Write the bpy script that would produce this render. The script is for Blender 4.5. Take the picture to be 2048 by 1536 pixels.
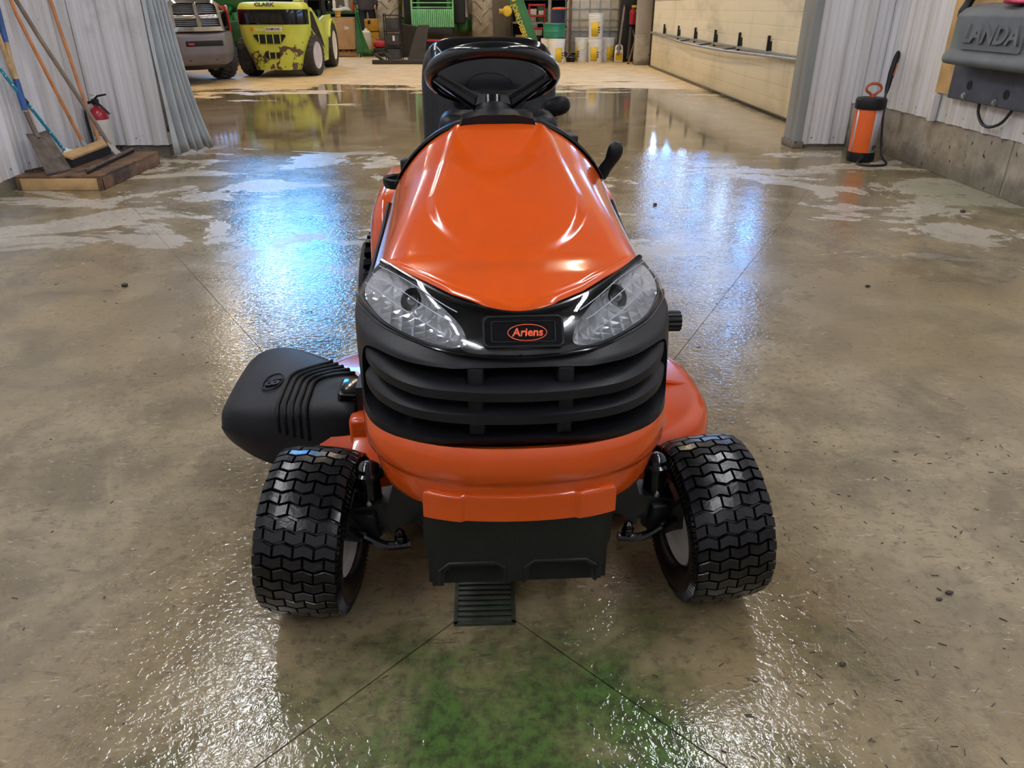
import bpy, bmesh, math, random
from mathutils import Vector, Matrix, Euler
random.seed(7)
D = bpy.data
SC = bpy.context.scene
COL = SC.collection
PI = math.pi
for o in list(D.objects): D.objects.remove(o)

# ------------------------------------------------------------------ camera
FPX = 1493.0
PITCH = math.atan((768 - 12) / FPX)
YAW = math.atan(26 * math.cos(PITCH) / FPX)
CAMH = 1.15
cam = D.objects.new('camera', D.cameras.new('camera'))
COL.objects.link(cam)
cam.location = (0, 0, CAMH)
cam.rotation_euler = (PI / 2 - PITCH, 0, -YAW)
cam.data.sensor_width = 36
cam.data.lens = 36 * FPX / 2048
cam.data.clip_start = .02
SC.camera = cam
# ------------------------------------------------------------------ world, exposure
W = D.worlds.new('world'); SC.world = W
W.use_nodes = True
W.node_tree.nodes['Background'].inputs[0].default_value = (.75, .82, 1, 1)
W.node_tree.nodes['Background'].inputs[1].default_value = .35
SC.view_settings.view_transform = 'Standard'
SC.view_settings.look = 'None'
SC.view_settings.gamma = 1
SC.view_settings.use_curve_mapping = False
SC.view_settings.exposure = 0.0
L_BAY, L_SHOP, L_WIN = 66.0, 105.0, 22.0     # emission of tubes over the wash bay, over the shop, of the daylit panes

CY = SC.cycles
CY.max_bounces = 5; CY.diffuse_bounces = 3; CY.glossy_bounces = 3; CY.transmission_bounces = 3; CY.transparent_max_bounces = 6
CY.caustics_reflective = False; CY.caustics_refractive = False; CY.sample_clamp_indirect = 6
CY.adaptive_threshold = .03; CY.use_light_tree = False

# where a place in the room lies on a sight line (planning helper: gives world points at a chosen real depth)
_fw = Vector((math.sin(YAW) * math.cos(PITCH), math.cos(YAW) * math.cos(PITCH), -math.sin(PITCH)))
_rt = Vector((math.cos(YAW), -math.sin(YAW), 0)); _up = _rt.cross(_fw)
def _ray(x, y): return _fw + _rt * ((x - 1024) / FPX) - _up * ((y - 768) / FPX)
def at(x, y, Y):
    d = _ray(x, y); return Vector((0, 0, CAMH)) + d * (Y / d.y)
def fl(x, y, z=0.0):
    d = _ray(x, y); return Vector((0, 0, CAMH)) + d * ((z - CAMH) / d.z)

# ------------------------------------------------------------------ colour and node helpers
def lin(c):
    c = c / 255.0
    return c / 12.92 if c <= .04045 else ((c + .055) / 1.055) ** 2.4
def rgb(r, g, b): return (lin(r), lin(g), lin(b), 1)

class NT:
    def __init__(s, name):
        s.m = D.materials.new(name); s.m.use_nodes = True
        s.t = s.m.node_tree; s.b = s.t.nodes['Principled BSDF']
    def n(s, typ, **kw):
        x = s.t.nodes.new(typ)
        for k, v in kw.items(): setattr(x, k, v)
        return x
    def put(s, sock, v):
        if hasattr(v, 'is_output'): s.t.links.new(v, sock)
        elif v is not None: sock.default_value = v
    def math(s, op, a, b=None, c=None, clamp=False):
        x = s.n('ShaderNodeMath', operation=op, use_clamp=clamp)
        s.put(x.inputs[0], a)
        if b is not None: s.put(x.inputs[1], b)
        if c is not None: s.put(x.inputs[2], c)
        return x.outputs[0]
    def ss(s, v, a, b, lo=0.0, hi=1.0):
        x = s.n('ShaderNodeMapRange', interpolation_type='SMOOTHSTEP')
        s.put(x.inputs[0], v); x.inputs[1].default_value = a; x.inputs[2].default_value = b
        x.inputs[3].default_value = lo; x.inputs[4].default_value = hi
        return x.outputs[0]
    def noise(s, vec, scale, detail=4, rough=.55, dist=0):
        x = s.n('ShaderNodeTexNoise'); x.inputs['Scale'].default_value = scale
        x.inputs['Detail'].default_value = detail; x.inputs['Roughness'].default_value = rough
        x.inputs['Distortion'].default_value = dist
        if vec is not None: s.put(x.inputs['Vector'], vec)
        return x.outputs[0]
    def mix(s, f, a, b, blend='MIX'):
        x = s.n('ShaderNodeMix', data_type='RGBA', blend_type=blend)
        s.put(x.inputs[0], f); s.put(x.inputs[6], a); s.put(x.inputs[7], b)
        return x.outputs[2]
    def pos(s): return s.n('ShaderNodeNewGeometry').outputs['Position']
    def obj(s): return s.n('ShaderNodeTexCoord').outputs['Object']
    def scale(s, vec, v):
        x = s.n('ShaderNodeVectorMath', operation='MULTIPLY'); s.put(x.inputs[0], vec); x.inputs[1].default_value = v
        return x.outputs[0]
    def xyz(s, vec):
        x = s.n('ShaderNodeSeparateXYZ'); s.put(x.inputs[0], vec); return x.outputs
    def bump(s, h, strength=.3, dist=.01):
        x = s.n('ShaderNodeBump'); s.put(x.inputs['Strength'], strength); x.inputs['Distance'].default_value = dist
        s.put(x.inputs['Height'], h); s.put(s.b.inputs['Normal'], x.outputs[0])
    def set(s, **kw):
        names = dict(col='Base Color', rough='Roughness', metal='Metallic', coat='Coat Weight', croug='Coat Roughness',
                     spec='Specular IOR Level', emit='Emission Color', estr='Emission Strength', trans='Transmission Weight', ior='IOR')
        for k, v in kw.items(): s.put(s.b.inputs[names[k]], v)
        return s

MATS = {}
def mat(name, c, rough=.5, metal=0.0, coat=0.0, var=.08, vscale=8.0, bump=0.0, bscale=60.0, dirt=None, dscale=3.0, dlo=.5, dhi=.65, emit=0.0, spec=.5):
    """plain procedural material: base colour with soft noise variation, optional dirt colour in blotches, fine bump"""
    t = NT(name); col = rgb(*c)
    P = t.obj()
    f = t.noise(P, vscale, 3)
    dark = tuple(x * (1 - var * 1.6) for x in col[:3]) + (1,); lite = tuple(min(1, x * (1 + var)) for x in col[:3]) + (1,)
    cc = t.mix(t.ss(f, .3, .7), dark, lite)
    if dirt:
        g = t.noise(P, dscale, 5, .6)
        cc = t.mix(t.ss(g, dlo, dhi), cc, rgb(*dirt))
    t.set(col=cc, metal=metal, coat=coat, croug=.06, spec=spec)
    r = t.math('ADD', rough - .05, t.math('MULTIPLY', f, .1)); t.set(rough=r)
    if bump: t.bump(t.noise(P, bscale, 3), bump, .01)
    if emit: t.set(emit=col, estr=emit)
    MATS[name] = t.m
    return t.m

# ------------------------------------------------------------------ mesh helpers
class MB:
    """collects simple shapes; build() links them as ONE mesh object"""
    def __init__(s): s.v = []; s.f = []
    def add(s, vs, fs, M=None):
        k = len(s.v)
        s.v += [tuple(M @ Vector(p)) if M else tuple(p) for p in vs]
        s.f += [tuple(i + k for i in q) for q in fs]
        return s
    def box(s, c, d, rot=None, ch=0.0, taper=(1, 1)):
        x, y, z = d[0] / 2, d[1] / 2, d[2] / 2
        M = Matrix.Translation(Vector(c)) @ (Euler(rot).to_matrix().to_4x4() if rot else Matrix())
        if ch <= 0:
            a, b = taper
            vs = [(-x, -y, -z), (x, -y, -z), (x, y, -z), (-x, y, -z), (-x * a, -y * b, z), (x * a, -y * b, z), (x * a, y * b, z), (-x * a, y * b, z)]
            return s.add(vs, [(0, 3, 2, 1), (4, 5, 6, 7), (0, 1, 5, 4), (1, 2, 6, 5), (2, 3, 7, 6), (3, 0, 4, 7)], M)
        bm = bmesh.new(); bmesh.ops.create_cube(bm, size=1)
        for v in bm.verts:
            t = v.co.z > 0
            v.co = Vector((v.co.x * d[0] * (taper[0] if t else 1), v.co.y * d[1] * (taper[1] if t else 1), v.co.z * d[2]))
        bmesh.ops.bevel(bm, geom=bm.edges[:], offset=min(ch, min(d) * .49), segments=3, profile=.5, affect='EDGES')
        bm.verts.ensure_lookup_table(); bm.verts.index_update()
        s.add([v.co[:] for v in bm.verts], [[v.index for v in f.verts] for f in bm.faces], M); bm.free()
        return s
    def tube(s, pts, r, n=10, closed=False, cap=True):
        pts = [Vector(p) for p in pts]; N = len(pts)
        rs = r if isinstance(r, (list, tuple)) else [r] * N
        k = len(s.v); ref = None
        for i, p in enumerate(pts):
            if closed: t = pts[(i + 1) % N] - pts[i - 1]
            else: t = pts[min(i + 1, N - 1)] - pts[max(i - 1, 0)]
            t.normalize()
            if ref is None:
                ref = Vector((0, 0, 1)) if abs(t.z) < .9 else Vector((1, 0, 0))
            a = ref - t * ref.dot(t); a.normalize(); b = t.cross(a); ref = a
            for j in range(n):
                w = 2 * PI * j / n
                s.v.append(tuple(p + (a * math.cos(w) + b * math.sin(w)) * rs[i]))
        for i in range(N if closed else N - 1):
            for j in range(n):
                q = (i + 1) % N
                s.f.append((k + i * n + j, k + i * n + (j + 1) % n, k + q * n + (j + 1) % n, k + q * n + j))
        if cap and not closed:
            s.f.append(tuple(k + j for j in range(n))[::-1]); s.f.append(tuple(k + (N - 1) * n + j for j in range(n)))
        return s
    def cyl(s, a, b, r, r2=None, n=20): return s.tube([a, b], [r, r if r2 is None else r2], n)
    def lathe(s, prof, n=32, M=None, closed=False):
        """prof: (radius, z) pairs turned about z"""
        vs = []; fs = []; m = len(prof)
        for j in range(n):
            w = 2 * PI * j / n
            vs += [(r * math.cos(w), r * math.sin(w), z) for r, z in prof]
        for j in range(n):
            q = (j + 1) % n
            for i in range(m if closed else m - 1):
                i2 = (i + 1) % m
                fs.append((j * m + i, q * m + i, q * m + i2, j * m + i2))
        if not closed:
            if prof[0][0] > 1e-5: fs.append(tuple(j * m for j in range(n))[::-1])
            if prof[-1][0] > 1e-5: fs.append(tuple(j * m + m - 1 for j in range(n)))
        return s.add(vs, fs, M)
    def grid(s, fn, nu, nv, wrap=False):
        k = len(s.v)
        for i in range(nu + (0 if wrap else 1)):
            for j in range(nv + 1): s.v.append(tuple(fn(i / nu, j / nv)))
        for i in range(nu):
            a = k + i * (nv + 1); b = k + ((i + 1) % nu if wrap else i + 1) * (nv + 1)
            for j in range(nv): s.f.append((a + j, b + j, b + j + 1, a + j + 1))
        return s
    def prism(s, poly, h, M=None):
        """2D outline (counter-clockwise) extruded from z=0 to z=h"""
        n = len(poly)
        vs = [(x, y, 0) for x, y in poly] + [(x, y, h) for x, y in poly]
        fs = [tuple(range(n))[::-1], tuple(range(n, 2 * n))] + [(i, (i + 1) % n, n + (i + 1) % n, n + i) for i in range(n)]
        return s.add(vs, fs, M)
    def ell(s, c, d, e1=1.0, e2=1.0, nu=28, nv=16, M=None):
        """superellipsoid; exponents below 1 make it boxier"""
        def p(w, e): return math.copysign(abs(w) ** e, w)
        def fn(u, v):
            a = -PI / 2 + PI * v; b = 2 * PI * u
            return (d[0] * p(math.cos(a), e1) * p(math.cos(b), e2), d[1] * p(math.cos(a), e1) * p(math.sin(b), e2), d[2] * p(math.sin(a), e1))
        t = MB().grid(fn, nu, nv, True)
        T = Matrix.Translation(Vector(c)) @ (M or Matrix())
        return s.add(t.v, t.f, T)
    def mesh(s, name, m, smooth=True, ang=35):
        me = D.meshes.new(name); me.from_pydata(s.v, [], s.f); me.validate()
        bm = bmesh.new(); bm.from_mesh(me)
        bmesh.ops.remove_doubles(bm, verts=bm.verts[:], dist=1e-5)
        bmesh.ops.recalc_face_normals(bm, faces=bm.faces[:])
        bm.to_mesh(me); bm.free()
        if m: me.materials.append(m)
        if smooth:
            me.shade_smooth(); me.set_sharp_from_angle(angle=math.radians(ang))
        return me
    def build(s, name, m, parent=None, smooth=True, ang=35, solid=0.0, **kw):
        o = D.objects.new(name, s.mesh(name, m, smooth, ang)); COL.objects.link(o)
        if parent: o.parent = parent
        if solid:
            md = o.modifiers.new('thickness', 'SOLIDIFY'); md.thickness = solid; md.offset = -1
        tag(o, **kw)
        return o
def tag(o, label=None, cat=None, group=None, kind=None):
    if label: o['label'] = label
    if cat: o['category'] = cat
    if group: o['group'] = group
    if kind: o['kind'] = kind
    return o
def empty(name, loc=(0, 0, 0), rz=0.0, sc=1.0, **kw):
    o = D.objects.new(name, None); COL.objects.link(o); o.empty_display_size = .1
    o.location = loc; o.rotation_euler = (0, 0, rz); o.scale = (sc, sc, sc)
    return tag(o, **kw)
def inst(name, me, parent, M=None):
    o = D.objects.new(name, me); COL.objects.link(o); o.parent = parent
    if M is not None: o.matrix_local = M
    return o
def copy_tree(o, parent=None):
    c = o.copy(); COL.objects.link(c)
    if parent: c.parent = parent
    for ch in list(o.children): copy_tree(ch, c)
    return c
def text(name, s, size, m, parent, M, ext=.002, shear=0.0, bold=0.0, sx=1.0):
    cu = D.curves.new('t', 'FONT'); cu.body = s; cu.size = size; cu.extrude = ext; cu.shear = shear; cu.offset = bold
    cu.align_x = 'CENTER'; cu.align_y = 'CENTER'; cu.resolution_u = 3
    to = D.objects.new('t', cu); COL.objects.link(to)
    bpy.context.view_layer.update()
    me = D.meshes.new_from_object(to.evaluated_get(bpy.context.evaluated_depsgraph_get()))
    D.objects.remove(to); D.curves.remove(cu)
    me.name = name; me.materials.clear(); me.materials.append(m)
    me.transform(Matrix.Diagonal((sx, 1, 1, 1)))
    return inst(name, me, parent, M)
def frame(o, x, y):
    """matrix with origin o, x axis along x, y axis along y (made square to x)"""
    x = Vector(x).normalized(); y = Vector(y); y = (y - x * y.dot(x)).normalized(); z = x.cross(y)
    M = Matrix((x, y, z)).transposed().to_4x4(); M.translation = Vector(o); return M
def smooth01(t): t = max(0, min(1, t)); return t * t * (3 - 2 * t)
def cat(pts, t):
    """Catmull-Rom through pts, t in 0..1 by chord length"""
    P = [Vector(p) for p in pts]; L = [0]
    for a, b in zip(P, P[1:]): L.append(L[-1] + (b - a).length)
    d = max(0, min(1, t)) * L[-1]; i = 0
    while i < len(P) - 2 and L[i + 1] < d: i += 1
    u = (d - L[i]) / max(1e-9, L[i + 1] - L[i])
    p0 = P[i - 1] if i > 0 else P[i] * 2 - P[i + 1]; p1, p2 = P[i], P[i + 1]
    p3 = P[i + 2] if i + 2 < len(P) else P[i + 1] * 2 - P[i]
    return .5 * ((2 * p1) + (p2 - p0) * u + (2 * p0 - 5 * p1 + 4 * p2 - p3) * u * u + (3 * p1 - p0 - 3 * p2 + p3) * u ** 3)
def curve(pts, n): return [cat(pts, i / n) for i in range(n + 1)]
def loopcurve(pts, n):
    k = len(pts); out = []
    P = [Vector(p) for p in pts]
    for i in range(n):
        f = i / n * k; a = int(f); u = f - a
        p0, p1, p2, p3 = P[(a - 1) % k], P[a % k], P[(a + 1) % k], P[(a + 2) % k]
        out.append(.5 * ((2 * p1) + (p2 - p0) * u + (2 * p0 - 5 * p1 + 4 * p2 - p3) * u * u + (3 * p1 - p0 - 3 * p2 + p3) * u ** 3))
    return out
def rrect(w, h, r, n=6):
    """rounded rectangle outline centred on 0, counter-clockwise"""
    out = []
    for cx, cy, a0 in ((w / 2 - r, h / 2 - r, 0), (-w / 2 + r, h / 2 - r, 90), (-w / 2 + r, -h / 2 + r, 180), (w / 2 - r, -h / 2 + r, 270)):
        for i in range(n + 1):
            a = math.radians(a0 + 90 * i / n); out.append((cx + r * math.cos(a), cy + r * math.sin(a)))
    return out
# ------------------------------------------------------------------ materials
def floor_material():
    t = NT('wet_concrete'); P = t.pos(); x, y, z = t.xyz(P)
    big = t.noise(P, .9, 3, .6); mid = t.noise(P, 3.2, 5, .64, .4); fine = t.noise(P, 38, 4, .68)
    c = t.mix(t.ss(mid, .32, .68), rgb(106, 94, 71), rgb(149, 134, 104))
    c = t.mix(t.ss(big, .42, .62, 0, .5), c, rgb(132, 113, 78))
    c = t.mix(t.ss(fine, .5, .70, 0, .6), c, rgb(84, 75, 60))
    # short dark and pale scratches pressed into the surface
    wv = t.noise(t.scale(P, (16, 70, 1)), 1, 2, .6, 2.0)
    c = t.mix(t.ss(wv, .64, .72, 0, .65), c, rgb(70, 60, 47))
    c = t.mix(t.ss(wv, .36, .28, 0, .45), c, rgb(184, 174, 152))
    # green growth round the drain
    dx = t.math('MULTIPLY', t.math('ADD', x, -.02), 1.05); dy = t.math('MULTIPLY', t.math('ADD', y, -.86), t.math('ADD', 1.15, t.ss(y, .9, 1.1, 0, .45)))
    dd = t.math('SQRT', t.math('ADD', t.math('MULTIPLY', dx, dx), t.math('MULTIPLY', dy, dy)))
    gm = t.ss(t.math('ADD', dd, t.math('MULTIPLY', t.math('ADD', mid, -.5), 1.5)), .06, .72, .88, 0)
    c = t.mix(gm, c, t.mix(t.ss(fine, .35, .62), rgb(62, 98, 42), rgb(38, 60, 30)))
    # ----- moisture
    pn = t.noise(t.scale(P, (1.0, 1.5, 1)), 1.0, 6, .64, .5)
    zone = t.math('MULTIPLY', t.ss(y, 3.2, 4.4), t.ss(y, 7.6, 6.6))
    side = t.math('MULTIPLY', t.ss(t.math('ABSOLUTE', x), 1.2, 2.6, 0, .055), t.ss(y, 3.4, 4.6))
    dry = t.math('MULTIPLY', t.ss(t.math('ADD', pn, side), .555, .575), zone)
    c = t.mix(t.math('MULTIPLY', dry, .72), c, t.mix(t.ss(fine, .35, .65), rgb(182, 176, 164), rgb(200, 194, 183)))
    # pale green film along the two side walls
    wg = t.math('MAXIMUM', t.ss(x, 2.5, 3.1), t.ss(x, -2.7, -3.2))
    wg = t.math('MULTIPLY', wg, t.math('MULTIPLY', t.ss(big, .4, .62), t.ss(y, 8, 7)))
    c = t.mix(t.math('MULTIPLY', wg, .45), c, rgb(112, 124, 88))
    # the shop floor beyond: sandy and dry from about 12 m on
    fn = t.noise(t.scale(P, (.33, .9, 1)), 1.0, 6, .68)
    fary = t.math('ADD', y, t.math('MULTIPLY', t.math('ADD', fn, -.5), 12.0))
    far = t.ss(fary, 11.8, 12.5)
    c = t.mix(far, c, t.mix(t.ss(mid, .3, .7), rgb(190, 164, 122), rgb(220, 196, 154)))
    apron = t.math('MULTIPLY', t.ss(x, 1.9, 2.6), t.math('MULTIPLY', t.ss(y, 6.6, 7.4), t.ss(y, 13, 11)))
    c = t.mix(t.math('MULTIPLY', apron, .6), c, rgb(190, 176, 152))
    t.set(col=c)
    # roughness: film of water on most of the bay, mirror-like puddles in the opening
    semi = t.math('MULTIPLY', t.ss(t.math('ADD', t.math('ABSOLUTE', t.math('ADD', x, .05)), t.math('MULTIPLY', t.math('ADD', big, -.5), 1.6)), 1.0, 1.6), t.ss(y, 4.4, 3.0))
    r = t.math('ADD', .05, t.math('MULTIPLY', t.ss(mid, .38, .66), .10))
    r = t.math('ADD', r, t.math('MULTIPLY', semi, .24))
    pud = t.math('MULTIPLY', t.ss(y, 6.3, 7.2), t.math('SUBTRACT', 1, far))
    r = t.math('MULTIPLY', r, t.math('SUBTRACT', 1, t.math('MULTIPLY', pud, .5)))
    r = t.math('ADD', r, t.math('MULTIPLY', dry, .20))
    r = t.math('ADD', r, t.math('MULTIPLY', far, .5), clamp=True)
    r = t.math('ADD', r, t.math('MULTIPLY', apron, .14), clamp=True)
    t.set(rough=r, spec=.6)
    # relief: rippled water film over concrete grain
    rip = t.noise(P, 62, 2, .6, .6)
    calm = t.math('SUBTRACT', 1, t.math('MULTIPLY', t.math('MAXIMUM', pud, t.math('MULTIPLY', semi, .6)), .88))
    t.bump(t.math('ADD', rip, t.math('MULTIPLY', mid, .5)), t.math('MULTIPLY', calm, .36), .0042)
    return t.m
M_FLOOR = floor_material()

def siding_material(name, c, streak):
    t = NT(name); P = t.pos(); x, y, z = t.xyz(P)
    s = t.noise(t.scale(P, (9, 9, .35)), 1, 5, .65)
    b = t.noise(P, 2.4, 5, .6)
    cc = t.mix(t.ss(s, .44, .72, 0, .75), rgb(*c), rgb(*streak))
    cc = t.mix(t.ss(b, .55, .75, 0, .35), cc, rgb(*[v * .8 for v in streak]))
    cc = t.mix(t.ss(t.noise(P, 26, 3), .72, .78, 0, .7), cc, rgb(70, 66, 62))
    t.set(col=cc, rough=.42, spec=.4, metal=0.0)
    return t.m
M_SIDE = siding_material('white_ribbed_steel', (226, 225, 228), (184, 180, 174))
M_SIDEG = siding_material('grey_trim_steel', (150, 154, 154), (118, 118, 114))

def concrete_material():
    t = NT('stained_concrete'); P = t.pos(); x, y, z = t.xyz(P)
    a = t.noise(P, 4, 6, .65); st = t.noise(t.scale(P, (3.2, 3.2, 1.1)), 1, 5, .7)
    c = t.mix(t.ss(a, .3, .7), rgb(140, 132, 120), rgb(184, 176, 162))
    c = t.mix(t.ss(st, .5, .72, 0, .6), c, rgb(92, 84, 74))
    low = t.ss(t.math('ADD', z, t.math('MULTIPLY', t.math('ADD', a, -.5), .3)), .2, .04, 0, .6)
    c = t.mix(low, c, rgb(78, 72, 60))
    pit = t.noise(t.scale(P, (20, 20, 12)), 1, 2, .5)
    pm = t.ss(pit, .665, .70)
    c = t.mix(pm, c, rgb(48, 44, 40))
    t.set(col=c, rough=.78); t.bump(t.math('SUBTRACT', t.math('MULTIPLY', t.noise(P, 50, 4), .4), pm), .5, .006)
    return t.m
M_CONC = concrete_material()

def door_material():
    t = NT('grimy_cream_door'); P = t.pos()
    s = t.noise(t.scale(P, (4, 1.6, .6)), 1, 5, .6); b = t.noise(t.scale(P, (1, .5, 1.6)), 1, 4, .6)
    c = t.mix(t.ss(s, .5, .75, 0, .55), rgb(234, 224, 200), rgb(186, 168, 130))
    c = t.mix(t.ss(b, .5, .68, 0, .5), c, rgb(160, 152, 134))
    x, y, z = t.xyz(P)
    c = t.mix(t.ss(z, .8, .1, 0, .5), c, rgb(196, 176, 132))
    t.set(col=c, rough=.5); return t.m
M_DOOR = door_material()

def paint(name, c, rough=.16, beads=True):
    t = NT(name); P = t.obj(); f = t.noise(P, 3, 3)
    col = rgb(*c); dk = tuple(v * .9 for v in col[:3]) + (1,)
    t.set(col=t.mix(t.ss(f, .3, .7), dk, col), rough=rough, coat=.45, croug=.05, spec=.4)
    if beads:
        b = t.noise(P, 230, 2, .5)
        t.bump(t.math('ADD', t.ss(b, .66, .74), t.math('MULTIPLY', t.noise(P, 5, 2), .25)), .055, .006)
    return t.m
M_ORANGE = paint('wet_orange_paint', (216, 84, 18))
M_ORANGE2 = paint('orange_deck_paint', (216, 80, 22), .2)
M_LIME = None
def lime():
    t = NT('chipped_lime_paint'); P = t.obj(); x, y, z = t.xyz(P)
    n = t.noise(P, 5.5, 6, .62, .3)
    low = t.ss(z, .85, .3, -.12, .12)
    m = t.ss(t.math('ADD', n, low), .60, .62)
    c = t.mix(t.ss(t.noise(P, 2, 3), .3, .7), rgb(186, 194, 62), rgb(208, 214, 92))
    c = t.mix(m, c, rgb(84, 66, 52))
    t.set(col=c, rough=.4, coat=.15); return t.m
M_LIME = lime()
M_LIMEP = mat('lime_paint', (200, 208, 92), .4, coat=.2, var=.08, vscale=3)
M_BLK = mat('satin_black_plastic', (24, 25, 29), .42, var=.12, vscale=14, bump=.05, bscale=220, spec=.22)
M_BLKG = mat('wet_gloss_black', (11, 12, 16), .15, coat=.2, var=.1, spec=.35)
M_BLKM = mat('matte_black_steel', (17, 17, 19), .5, var=.15, bump=.1, bscale=90)
M_VOID = mat('dark_interior', (9, 9, 11), .8, var=.05)  # near-black painted as the shade inside grilles, vents, slots and holes
M_RUB = mat('wet_tyre_rubber', (15, 16, 20), .20, coat=.0, var=.18, vscale=30, bump=.06, bscale=120, spec=.38)
M_RUBD = mat('dusty_tyre_rubber', (46, 44, 42), .65, var=.2, vscale=9, bump=.1)
M_RUBT = mat('worn_grey_tractor_tyre', (150, 141, 126), .75, var=.2, vscale=5)
M_RIM = mat('pale_steel_rim', (196, 192, 190), .4, var=.1)
M_RIMC = mat('cream_wheel', (226, 220, 200), .45, var=.08)
M_STEEL = mat('bare_steel', (170, 170, 172), .3, 1.0, var=.1)
M_CHROME = mat('chrome_trim', (205, 206, 210), .12, 1.0, var=.06)
M_RED = mat('red_truck_paint', (176, 26, 34), .2, coat=.6, var=.06, vscale=3)
M_REDM = mat('red_steel', (170, 34, 48), .45, var=.12)
M_BUMP = mat('grey_bumper_coat', (104, 100, 104), .45, coat=.1, var=.08, vscale=4)
M_GREEN = mat('farm_green_paint', (46, 112, 62), .35, coat=.25, var=.14, vscale=6)
M_GREEND = mat('dark_farm_green', (28, 78, 46), .42, var=.2, vscale=9)
M_GREENL = mat('pale_green_casting', (126, 198, 138), .4, var=.1, vscale=12)
M_YEL = mat('yellow_plastic', (222, 186, 40), .45, var=.08)
M_YELB = mat('mustard_yellow_steel', (196, 150, 44), .5, var=.14, vscale=6)
M_WHITE = mat('white_plastic', (240, 239, 232), .38, var=.04)
M_CREAM = mat('cloudy_plastic', (206, 200, 184), .42, var=.06)
M_GREYP = mat('grey_liquid_tank', (150, 154, 160), .4, var=.08)
M_CARD = mat('brown_cardboard', (186, 152, 114), .8, var=.07, vscale=5)
M_CARDD = mat('tape_and_flap', (160, 128, 96), .75, var=.07)
M_WOOD = mat('weathered_timber', (112, 84, 60), .7, var=.25, vscale=7, dirt=(58, 46, 38), dscale=4, bump=.2, bscale=40)
M_WOODL = mat('pale_pine_board', (196, 160, 110), .65, var=.15, vscale=6, dirt=(132, 98, 62), dscale=3.2, dlo=.56, dhi=.72)
M_HANDLE = mat('varnished_broom_handle', (190, 124, 70), .4, var=.15, vscale=9)
M_HGREY = mat('grey_weathered_handle', (124, 108, 94), .6, var=.18, vscale=9)
M_HWOOD = mat('old_ash_handle', (186, 154, 110), .6, var=.2, vscale=8, dirt=(126, 100, 76), dscale=6)
M_BLUE = mat('blue_tape', (44, 80, 140), .5, var=.2, vscale=20)
M_NAVY = mat('navy_drum_steel', (48, 58, 96), .5, var=.15)
M_RUST = mat('rusty_shovel_steel', (94, 84, 78), .6, .3, var=.25, vscale=12, dirt=(66, 56, 50), dscale=7, bump=.15)
M_BRIS = mat('black_bristles', (28, 28, 32), .8, var=.3, vscale=60, bump=.4, bscale=200)
M_CURT = mat('grey_vinyl_curtain', (182, 188, 190), .38, var=.08, vscale=4, dirt=(140, 142, 138), dscale=5, dlo=.6, dhi=.8)
M_ORP = mat('orange_sprayer_plastic', (232, 102, 36), .35, coat=.2, var=.05)
M_ORD = mat('dark_orange_handle', (176, 84, 44), .45, var=.08)
M_SIL = mat('silver_label', (186, 190, 204), .35, .2, var=.05)
M_LANDA = mat('dusty_charcoal_moulding', (96, 101, 106), .6, var=.12, vscale=5, dirt=(104, 116, 104), dscale=3.5, dlo=.5, dhi=.75, bump=.1, bscale=90)
M_LANDAD = mat('charcoal_plate', (72, 76, 88), .65, var=.18, vscale=7, bump=.12, bscale=70)
M_EXT = mat('extinguisher_red', (160, 26, 40), .35, coat=.2, var=.08)
M_PAPER = mat('paper_label', (222, 220, 212), .6, var=.05, vscale=20)
M_INK = mat('dark_print', (52, 54, 58), .6, var=.1)
M_PINK = mat('pink_cloth', (226, 92, 128), .8, var=.12)
M_CLOTH = mat('dark_work_jacket', (62, 62, 72), .85, var=.15, vscale=10, bump=.2, bscale=40)
M_TROU = mat('navy_work_trousers', (40, 44, 66), .85, var=.15, vscale=10, bump=.2, bscale=40)
M_SKIN = mat('skin', (200, 150, 122), .5, var=.05)
M_GREYW = mat('shop_wall_panel', (160, 152, 140), .7, var=.12, vscale=1.5)
M_CEIL = mat('grey_ceiling_panel', (138, 136, 130), .7, var=.04, vscale=1)
M_TUB = mat('green_tub_plastic', (34, 122, 92), .4, var=.12)
M_GALV = mat('galvanised_steel', (168, 168, 164), .45, .6, var=.12, vscale=14)
M_GLASSD = mat('dark_tinted_glass', (38, 44, 54), .08, coat=.3, var=.05)
M_DRAIN = mat('cast_iron_grate', (62, 66, 56), .45, .3, var=.25, vscale=20, dirt=(46, 62, 40), dscale=14, bump=.2)
M_ALGAE = mat('orange_text_enamel', (240, 96, 60), .35, var=.05)
M_WELT = mat('turquoise_dotted_grip', (40, 150, 178), .4, var=.1)
M_DEBRIS = mat('wet_leaf_debris', (52, 44, 34), .5, var=.3, vscale=30)
def dotted():
    t = NT('turquoise_wrap_with_white_dots'); P = t.obj()
    v = t.n('ShaderNodeTexVoronoi', feature='F1'); v.inputs['Scale'].default_value = 42; t.put(v.inputs['Vector'], P)
    t.set(col=t.mix(t.ss(v.outputs['Distance'], .32, .26), rgb(32, 140, 168), rgb(190, 226, 232)), rough=.4); return t.m
M_DOT = dotted()
def glow(name, c, s):
    t = NT(name); t.set(col=(.8, .8, .8, 1), emit=rgb(*c), estr=s, rough=.4); return t.m
M_TUBE = glow('lit_tube_cool', (246, 248, 255), L_BAY)
M_TUBEW = glow('lit_tube_warm', (255, 232, 196), L_SHOP)
M_SKYP = glow('daylit_pane', (70, 170, 255), L_WIN)
M_SKYW = glow('pale_daylit_pane', (150, 196, 255), L_WIN * 1.5)
M_SKYD = glow('blue_daylit_pane', (96, 168, 255), L_WIN * 1.8)
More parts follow.
